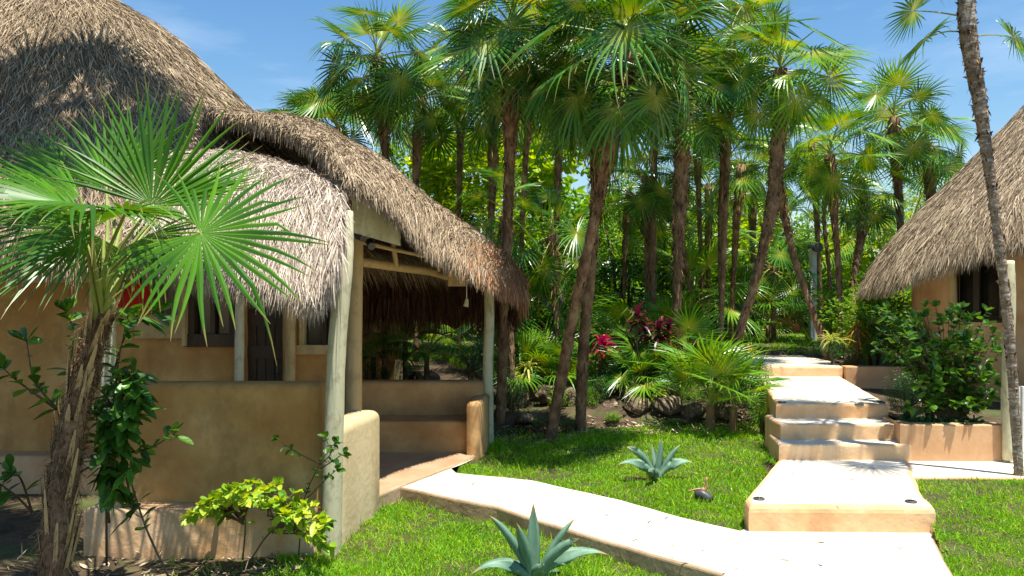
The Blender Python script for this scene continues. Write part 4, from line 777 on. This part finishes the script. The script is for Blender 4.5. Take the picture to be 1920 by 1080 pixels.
shrub(vs, [S((560, 1040, 5.25), (570, 940, 5.25), (600, 870, 5.2), (628, 830, 5.15)), S((600, 870, 5.2), (560, 850, 5.15), (520, 824, 5.1)), S((570, 940, 5.25), (610, 900, 5.15), (632, 880, 5.1)),
           S((600, 880, 5.2), (630, 860, 5.1), (645, 850, 5.1)), S((565, 980, 5.2), (600, 960, 5.15), (618, 975, 5.1)), S((600, 870, 5.2), (620, 850, 5.1), (610, 820, 5.1))], .06, .038, 'leaf', node=.04, stemr=.005, tipn=7)
rs = thing('shrub', 'large leafy green shrub in the lower planter before the right hut wall', 'shrub', W(1780, 800, 7.4)*np.array([1, 1, 0])+np.array([0, 0, .45]))
stems = []
for k in range(95):
    a = random.uniform(1672, 1878); b = random.uniform(590, 790)-20*math.sin((a-1672)/206*3.14)
    if a < 1700 and b > 640: a += 60
    stems.append(S((1780+random.uniform(-30, 30), 800, 7.4), ((1780+a)/2, (800+b)/2-10, 7.4), (a, b, random.uniform(7.05, 7.65))))
for k in range(26):
    a = random.uniform(1645, 1740); b = random.uniform(560, 660); stems.append(S((1740, 790, 7.5), ((1760+a)/2, (720+b)/2, 7.5), (a, b, random.uniform(7.4, 8.0))))
shrub(rs, stems, .10, .06, 'leaf', node=.075, tipn=6, stemr=.007)
rs2 = thing('shrub', 'low spiky dark plant at the left end of the lower planter', 'shrub', W(1710, 800, 7.3)*np.array([1, 1, 0])+np.array([0, 0, .44]))
g = Geo(); n = 260; P = np.stack([rng.uniform(3.62, 4.3, n), rng.uniform(7.2, 7.5, n), np.full(n, .43)], 1); strips(g, P, sph(n)*.6+np.array([0, 0, .9]), rng.uniform(.12, .28, n), rng.uniform(.012, .03, n), (.6, 1, .8, .1), bend=.5, fold=.2, m=0)
part('foliage', g, M['leaf_dark'], rs2)

# strap-leaved rosettes
def rosette(name, label, cat, px, py, Y, n, L, Wd, mk, stem=0., el=(.1, 1.3), bend=.6, group=None, heads=1, sr=.018, prof=(.6, 1, .95, .7, .08), zb=None):
    b = W(px, py, Y); z = g1(b[0], Y); 
    z = z if zb is None else zb
    root = thing(name, label, cat, (b[0], Y, z), group); gs = Geo(); gl = Geo()
    for h in range(heads):
        tx = b[0]+(random.uniform(-.1, .1)*heads*.6 if heads > 1 else 0); ty = Y+random.uniform(-.08, .08)*(heads > 1); tz = b[2]+(random.uniform(-.25, .1) if heads > 1 else 0); tz = max(tz, z+.03)
        tube(gs, interp([(b[0], Y, z-.05), (tx, ty, (z+tz)/2), (tx, ty, tz)], 6), [sr, sr*.8], 6)
        a = np.arange(n)*2.4+rng.normal(0, .2, n); e = np.linspace(el[1], el[0], n)+rng.normal(0, .08, n)
        D = np.stack([np.cos(a)*np.cos(e), np.sin(a)*np.cos(e), np.sin(e)], 1); zz = np.linspace(0, -.14 if stem else 0, n)
        strips(gl, np.stack([np.full(n, tx), np.full(n, ty), tz+zz], 1), D, L*rng.uniform(.75, 1.1, n), Wd, prof, bend=bend*rng.uniform(.6, 1.3, n), fold=.2, ref=np.array([0, 0, 1.])+rng.normal(0, .15, (n, 3)))
    part('stem', gs, M['stem'], root, True); part('foliage', gl, M[mk], root); return root
rosette('ti_plant', 'bright magenta strap-leaved plant right of the crossing trunks', 'ti plant', 1130, 640, 10.4, 26, .30, .06, 'leaf_red', .3, el=(.0, 1.35), bend=.5, sr=.02)
rosette('ti_plant', 'tall dark maroon strap-leaved plant left of the shaggy dark palm', 'ti plant', 1228, 600, 10.3, 22, .29, .055, 'leaf_maroon', .4, heads=4, el=(-.2, 1.35), bend=.5)
rosette('ti_plant', 'low dark red plant under the bright magenta one', 'ti plant', 1150, 655, 10.7, 18, .32, .06, 'leaf_maroon', .1)
sp = 'striped yellow-green strap plants by the rocks'
for lab, px, py, Y, n, L, Wd, mk in (
 ('striped yellow-green plant left of the square rock', 1168, 725, 9.9, 20, .30, .028, 'leaf_stripe'), ('striped plant with wide arching leaves above the square rock', 1235, 740, 9.7, 22, .30, .028, 'leaf_stripe'),
 ('small striped plant between square rock and large young palm', 1275, 718, 9.9, 16, .24, .026, 'leaf_stripe'), ('yellow-green plant left of the leaning slender trunk', 990, 690, 10.4, 20, .32, .034, 'leaf_stripe'),
 ('tall spiky green plant beside the thick palm foot', 975, 645, 10.8, 40, .42, .03, 'leaf'), ('orange leaved plant at the foot of the curved palm', 1400, 655, 10.4, 24, .22, .03, 'leaf_orange'),
 ('thin striped plant behind the striped group', 1205, 690, 10.4, 18, .3, .03, 'leaf_stripe'), ('strap plant with drying tips in the upper planter, left end', 1560, 640, 10.7, 22, .42, .03, 'leaf_stripe')):
    rosette('strap_plant', lab, 'plant', px, py, Y, n, L, Wd, mk, group=sp)
rosette('dracaena', 'orange and yellow dracaena on a short stem in the upper planter', 'dracaena', 1608, 612, 10.8, 46, .26, .022, 'leaf_orange', .1, el=(-.9, 1.3), bend=.7, sr=.06, zb=.7)
rosette('croton', 'orange and yellow croton at the back of the porch lawn', 'croton', 862, 622, 15, 60, .55, .06, 'leaf_orange', 0, el=(.2, 1.4), bend=.2)
rosette('ti_plant', 'small red plant on the far lawn seen through the porch', 'ti plant', 833, 618, 16, 22, .22, .08, 'leaf_red')
rosette('ti_plant', 'small dark red plant deep behind the grey forked branch', 'ti plant', 1040, 640, 12.4, 20, .3, .05, 'leaf_maroon')
# feather palms
def pinnate(name, label, px, py, Y, nf, L, mk, seed, el=(.2, 1.3), lf=.28, group=None, zb=None):
    rr = np.random.default_rng(seed); b = W(px, py, Y); z = g1(b[0], Y); root = thing(name, label, 'palm', (b[0], Y, z), group); top = np.array([b[0], Y, max(b[2], z+.05)])
    g = Geo(); tube(g, interp([(b[0], Y, z-.1), top], 5), [.04, .035], 7, .05); part('trunk', g, M['stem'], root, True)
    for k in range(nf):
        a = k*2.4+rr.normal(0, .2); e = el[1]-(el[1]-el[0])*k/nf; d = np.array([math.cos(a)*math.cos(e), math.sin(a)*math.cos(e), math.sin(e)])
        t = np.linspace(0, 1, 30)[:, None]; Q = top+d*L*t+np.array([0, 0, -1])*L*.55*t**2.2*math.cos(e)**.5; g = Geo(); tube(g, Q, [.010, .003], 5, m=1)
        T, N, B = frame(Q); hz_ = nrm(np.cross(T, [0, 0, 1.])); i = np.repeat(np.arange(5, 30), 2); sg = np.tile([1, -1], 25)[:, None]
        ll = lf*np.sin(np.linspace(.35, 2.9, 25)).repeat(2)
        strips(g, Q[i]+T[i]*rr.uniform(0, .02, (50, 1)), hz_[i]*sg+T[i]*.7+np.array([0, 0, -.15]), ll, .022, (.7, 1, .7, .1), bend=.4, fold=.15, ref=np.array([0, 0, 1.]))
        part('frond', g, [M[mk], M['petiole']], root)
ap = 'feather palms'
pinnate('feather_palm', 'small feather palm right behind the bench back', 800, 668, 10.6, 9, .75, 'frond', 1, group=ap)
pinnate('feather_palm', 'feather palm hanging from the thatch edge behind the porch', 760, 640, 11.5, 10, 1.0, 'frond_light', 2, group=ap)
pinnate('feather_palm', 'dark small feather palm left behind the bench', 700, 670, 11, 8, .8, 'frond', 3, group=ap)
pinnate('feather_palm', 'large feather palm between the lamp post and the right hut roof', 1655, 470, 18, 14, 2.0, 'frond_light', 4, lf=.5, group=ap)
pinnate('feather_palm', 'feather palm touching the right hut roof edge', 1700, 450, 15.5, 14, 1.9, 'frond_light', 5, lf=.45, group=ap)
# ------------------------------------------------------------------ agaves
def agave(label, px, py, Y, leaves, wd):
    b = W(px, py, Y); z = g1(b[0], Y); b[2] = z; root = thing('agave', label, 'agave', b, 'blue-grey agaves on the lawns')
    for (tx, ty, dy, bow) in leaves:
        tip = W(tx, ty, Y+dy); n = 16; t = np.linspace(0, 1, n)[:, None]; ctr = (b+tip)/2+np.array([0, 0, bow]); 
        Q = (1-t)**2*(b+np.array([0, 0, .0]))+2*t*(1-t)*ctr+t**2*tip
        T = nrm(np.gradient(Q, axis=0)); out = nrm(np.array([tip[0]-b[0], (tip[1]-b[1])-.12, 0])+1e-6); S_ = nrm(np.cross(T, np.array([out[0], out[1], 0])+np.array([0, 0, .6]))); U = np.cross(S_, T)
        U = np.where(U[:, 2:3] < 0, -U, U)
        wp = wd*np.interp(t[:, 0], [0, .2, .45, .7, .9, 1], [.75, .8, 1, .72, .3, .02]); th = .02*np.interp(t[:, 0], [0, .3, 1], [1, .7, .1])
        prof = [(-.5, .10), (-.25, -.04), (0, -.12), (.25, -.04), (.5, .10), (.25, -.22), (0, -.36), (-.25, -.22)]
        V = np.stack([Q+S_*(wp*a)[:, None]+U*(wp*bb)[:, None]*.8 for a, bb in prof], 1); k = len(prof)
        serr = 1+.03*np.where(np.arange(n) % 2 == 0, 1, -1); V[:, 0] = Q+(V[:, 0]-Q)*serr[:, None]; V[:, 4] = Q+(V[:, 4]-Q)*serr[:, None]
        i = (np.arange(n-1)*k)[:, None]; j = np.arange(k)[None]; j2 = (j+1) % k; g = Geo()
        g.add(V.reshape(-1, 3), [np.stack([i+j, i+j2, i+k+j2, i+k+j], -1).reshape(-1, 4)], 0, np.repeat(t[:, 0], k)); part('leaf', g, M['agave'], root, True)
agave('large blue-grey agave at the bottom edge before the side path', 1000, 1096, 4.85, [(1000, 944, .06, .02), (918, 968, -.02, .10), (968, 980, -.1, .04), (1078, 972, .08, .06), (1086, 1010, -.12, .09), (1140, 1040, .0, .17), (884, 1076, -.1, .17), (1020, 1060, -.22, .04), (1060, 1075, .25, .1), (940, 1060, .25, .1)], .088)
agave('smaller blue-grey agave on the lawn between the two paths', 1232, 914, 6.9, [(1240, 822, .05, .02), (1222, 832, .15, .03), (1175, 838, .05, .12), (1276, 834, .05, .06), (1158, 872, -.05, .16), (1300, 868, .0, .14), (1226, 880, -.15, .03), (1216, 884, -.2, .05)], .085)
# ------------------------------------------------------------------ rocks
def rock(label, px, py, Y, wpx, hpx, seed):
    rr = np.random.default_rng(seed); b = W(px, py, Y); n, m_ = 26, 18; th = np.linspace(0, 2*PI, n, endpoint=False); ph = np.linspace(0.01, PI-.01, m_)
    Tt, Pp = np.meshgrid(th, ph); D = np.stack([np.sin(Pp)*np.cos(Tt), np.sin(Pp)*np.sin(Tt), np.cos(Pp)], -1)
    pln = sph(14); pl_d = rr.uniform(.6, .95, 14); rad = np.ones(D.shape[:2])*1.2
    for p_, d_ in zip(nrm(rr.standard_normal((14, 3))), pl_d): dt = D@p_; rad = np.where(dt > .05, np.minimum(rad, d_/np.maximum(dt, .05)), rad)
    ns = sum(np.sin(D@rr.normal(0, f, 3)+rr.uniform(0, 6))*.22/f**.8 for f in (4, 7, 11, 17, 25)); rad = np.minimum(rad, 1.15)+ns*.28+rr.normal(0, .015, rad.shape)
    hw, hh_ = wpx*Y/F/2, hpx*Y/F/2; V = D*rad[..., None]*np.array([hw, hw*.8, hh_])*.98+b
    q = np.arange(m_-1)[:, None]*n; j = np.arange(n)[None]; k = (j+1) % n; g = Geo(); g.add(V.reshape(-1, 3), [np.stack([q+j, q+n+j, q+n+k, q+k], -1).reshape(-1, 4)])
    o = part('rock', g, M['rock'], None, False); tag(o, label, 'rock', 'rough stones edging the garden bed')
for a in (('squarish pale rock under the striped plants', 1252, 762, 9.55, 52, 50, 1), ('wide brown rock left of the squarish rock', 1196, 757, 9.65, 66, 44, 2), ('small sharp rock between the wide and squarish rocks', 1222, 768, 9.7, 26, 30, 3),
 ('rock between squarish rock and large young palm', 1298, 774, 9.45, 50, 38, 4), ('dark rock right of the large young palm', 1362, 780, 9.45, 52, 36, 5), ('mossy rock beside the step side wall', 1412, 770, 9.6, 50, 40, 6),
 ('dark tall rock right of the thick palm foot', 972, 742, 10.3, 46, 52, 7), ('pale jagged rock left of the leaning trunk', 1022, 738, 10.3, 50, 44, 8), ('white stone between the crossing trunks', 1072, 750, 10.0, 30, 44, 9),
 ('flat pale stone on the shaded soil near the porch post', 985, 785, 9.6, 52, 18, 10), ('small pale pebble right of the flat stone', 992, 800, 9.4, 18, 9, 11), ('rock left of the wide brown rock', 1142, 765, 9.8, 40, 38, 12),
 ('low stone sunk in grass below the squarish rock', 1275, 790, 9.3, 34, 12, 13), ('pale rubble stone behind the bench middle', 812, 706, 10.2, 32, 18, 14), ('pale rubble stone behind the bench left', 766, 700, 10.4, 18, 14, 15), ('white stone behind the bench right end', 896, 703, 10.2, 14, 14, 16)): rock(*a)
# ------------------------------------------------------------------ branches, lamp, lights, pot
ft = thing('bare_tree', 'grey forked bare branch left of the crossing trunks', 'tree', (W(1045, 640, 12.5)[0], 12.5, g1(W(1045, 640, 12.5)[0], 12.5)))
g = Geo(); tube(g, interp(S((1030, 650, 12.5), (1020, 590, 12.5), (1025, 540, 12.5), (1060, 500, 12.5), (1100, 480, 12.3)), 16), [.09, .07, .04], 8, .05)
tube(g, interp(S((1022, 560, 12.5), (1000, 520, 12.5), (1012, 490, 12.6)), 10), [.05, .03], 7, .05); tube(g, interp(S((1042, 520, 12.4), (1052, 560, 12.2), (1049, 605, 12.2)), 10), [.05, .04, .02], 7, .05)
part('trunk', g, M['trunk_grey'], ft, True)
lp = thing('lamp_post', 'white square garden lamp post at the far lawn', 'lamp post', (W(1524, 628, 15.0)[0], 15.0, g1(W(1524, 628, 15.0)[0], 15.0)))
b = ORI[lp]; g = Geo(); box(g, (b[0]-.055, 14.95, b[2]-.1), (b[0]+.055, 15.05, W(0, 466, 15)[2])); box(g, (b[0]-.04, 14.91, 2.2), (b[0]+.02, 14.949, 2.42)); part('post', g, M['white'], lp)
g = Geo(); h = W(1527, 463, 15.0); tube(g, [h+np.array([-.02, .1, 0]), h+np.array([.02, -.16, -.02])], [.07, .09], 12); part('lamp_head', g, M['metal_dark'], lp)
def disc(label, px, py, Y, z):
    p = W(px, py, Y); p[2] = z; g = Geo(); a = np.linspace(0, 2*PI, 20, endpoint=False)
    root = thing('step_light', label, 'light', p, 'round step lights')
    g = Geo(); prism(g, [(p[0]+.04*math.cos(t), p[1]+.04*math.sin(t)) for t in a], z-.01, z+.012, .005); part('bezel', g, M['metal_dark'], root)
    g = Geo(); prism(g, [(p[0]+.022*math.cos(t), p[1]+.022*math.sin(t)) for t in a], z, z+.016, .003); part('lens', g, M['glass'], root)
disc('round dark light at the left corner of the lowest step', 1423, 936, 5.66, .18); disc('round dark light at the right corner of the lowest step', 1708, 946, 5.58, .18)
disc('round dark light at the left corner of the third short step', 1466, 756, 7.78, .588); disc('round dark light at the right corner of the third short step', 1652, 755, 7.78, .588)
sl = thing('garden_spotlight', 'dark ground spotlight with copper pipe in the grass beside the small agave', 'spotlight', (W(1320, 940, 6.35)[0], 6.35, g1(1.52, 6.35)))
p = W(1318, 932, 6.35); g = Geo(); tube(g, interp([p+np.array([-.055, .02, .015]), p+np.array([-.01, 0, .02]), p+np.array([.04, -.02, -.01]), p+np.array([.055, -.03, -.02])], 10), [.03, .045, .045, .04], 14); part('lamp_head', g, M['metal_dark'], sl, True)
g = Geo(); tube(g, interp([p+np.array([.0, .02, .02]), p+np.array([.03, .03, .07]), p+np.array([.035, .03, .15])], 8), [.012, .010], 8, .05); tube(g, [p+np.array([.0, .0, .03]), p+np.array([.0, .0, .075])], [.018, .012], 8); tube(g, interp([p+np.array([-.12, .03, .035]), p+np.array([-.05, .03, .055]), p+np.array([0, .03, .06])], 6), [.007], 6); part('pipe', g, M['copper'], sl, True)
pt = thing('planter_pot', 'terracotta pot at the back of the far lawn left of the lamp post', 'pot', (W(1475, 625, 18.5)[0], 18.5, g1(6.3, 18.5)))
b = ORI[pt]; g = Geo(); tube(g, [b+np.array([0, 0, z]) for z in (-.02, .1, .28, .4, .42, .46)], [.22, .28, .36, .38, .42, .4], 20); part('pot', g, M['terra'], pt, True)
# brown litter on the shaded soil
g = Geo(); n = 1600; x_ = np.concatenate([rng.uniform(-3.6, -1.3, 500), rng.uniform(-.2, 3.0, 1100)]); y_ = np.concatenate([rng.uniform(4.2, 5.3, 500), rng.uniform(8.7, 9.6, 1100)])
strips(g, np.stack([x_, y_, gz(x_, y_)+.01], 1), sph(n)*np.array([1, 1, .25]), rng.uniform(.03, .12, n), rng.uniform(.006, .025, n), (.3, 1, .8, .1), fold=.1, ref=np.array([0, 0, 1.])+rng.normal(0, .3, (n, 3)))
tag(part('leaf_litter', g, M['thatch']), 'dry brown leaf litter on bare soil', 'leaf litter', kind='stuff')

g = Geo(); n = 70; x_ = rng.uniform(-.4, 4.2, n*4); y_ = rng.uniform(4.6, 10.3, n*4); k = inpoly(x_, y_, PATH) | inpoly(x_, y_, STA) | inpoly(x_, y_, STD); x_, y_ = x_[k], y_[k]
z_ = np.where(inpoly(x_, y_, STD), .588, np.where(inpoly(x_, y_, STA), .18, 0.))+.004
strips(g, np.stack([x_, y_, z_], 1), sph(len(x_))*np.array([1, 1, .03]), rng.uniform(.02, .10, len(x_)), rng.uniform(.002, .012, len(x_)), (.3, 1, .8, .1), fold=.1, ref=np.array([0, 0, 1.]))
strips(g, W(1450, 1045, 1)*0+np.array([[1.5, 4.95, .006], [1.85, 4.75, .006]]), np.array([[1., -.35, 0], [.8, -.5, 0]]), [.32, .2], .005, (1, .9, .6, .1), ref=np.array([0, 0, 1.]))
tag(part('fallen_leaves', g, M['fibre']), 'dry leaf bits scattered on the pale path and steps', 'fallen leaves', kind='stuff')
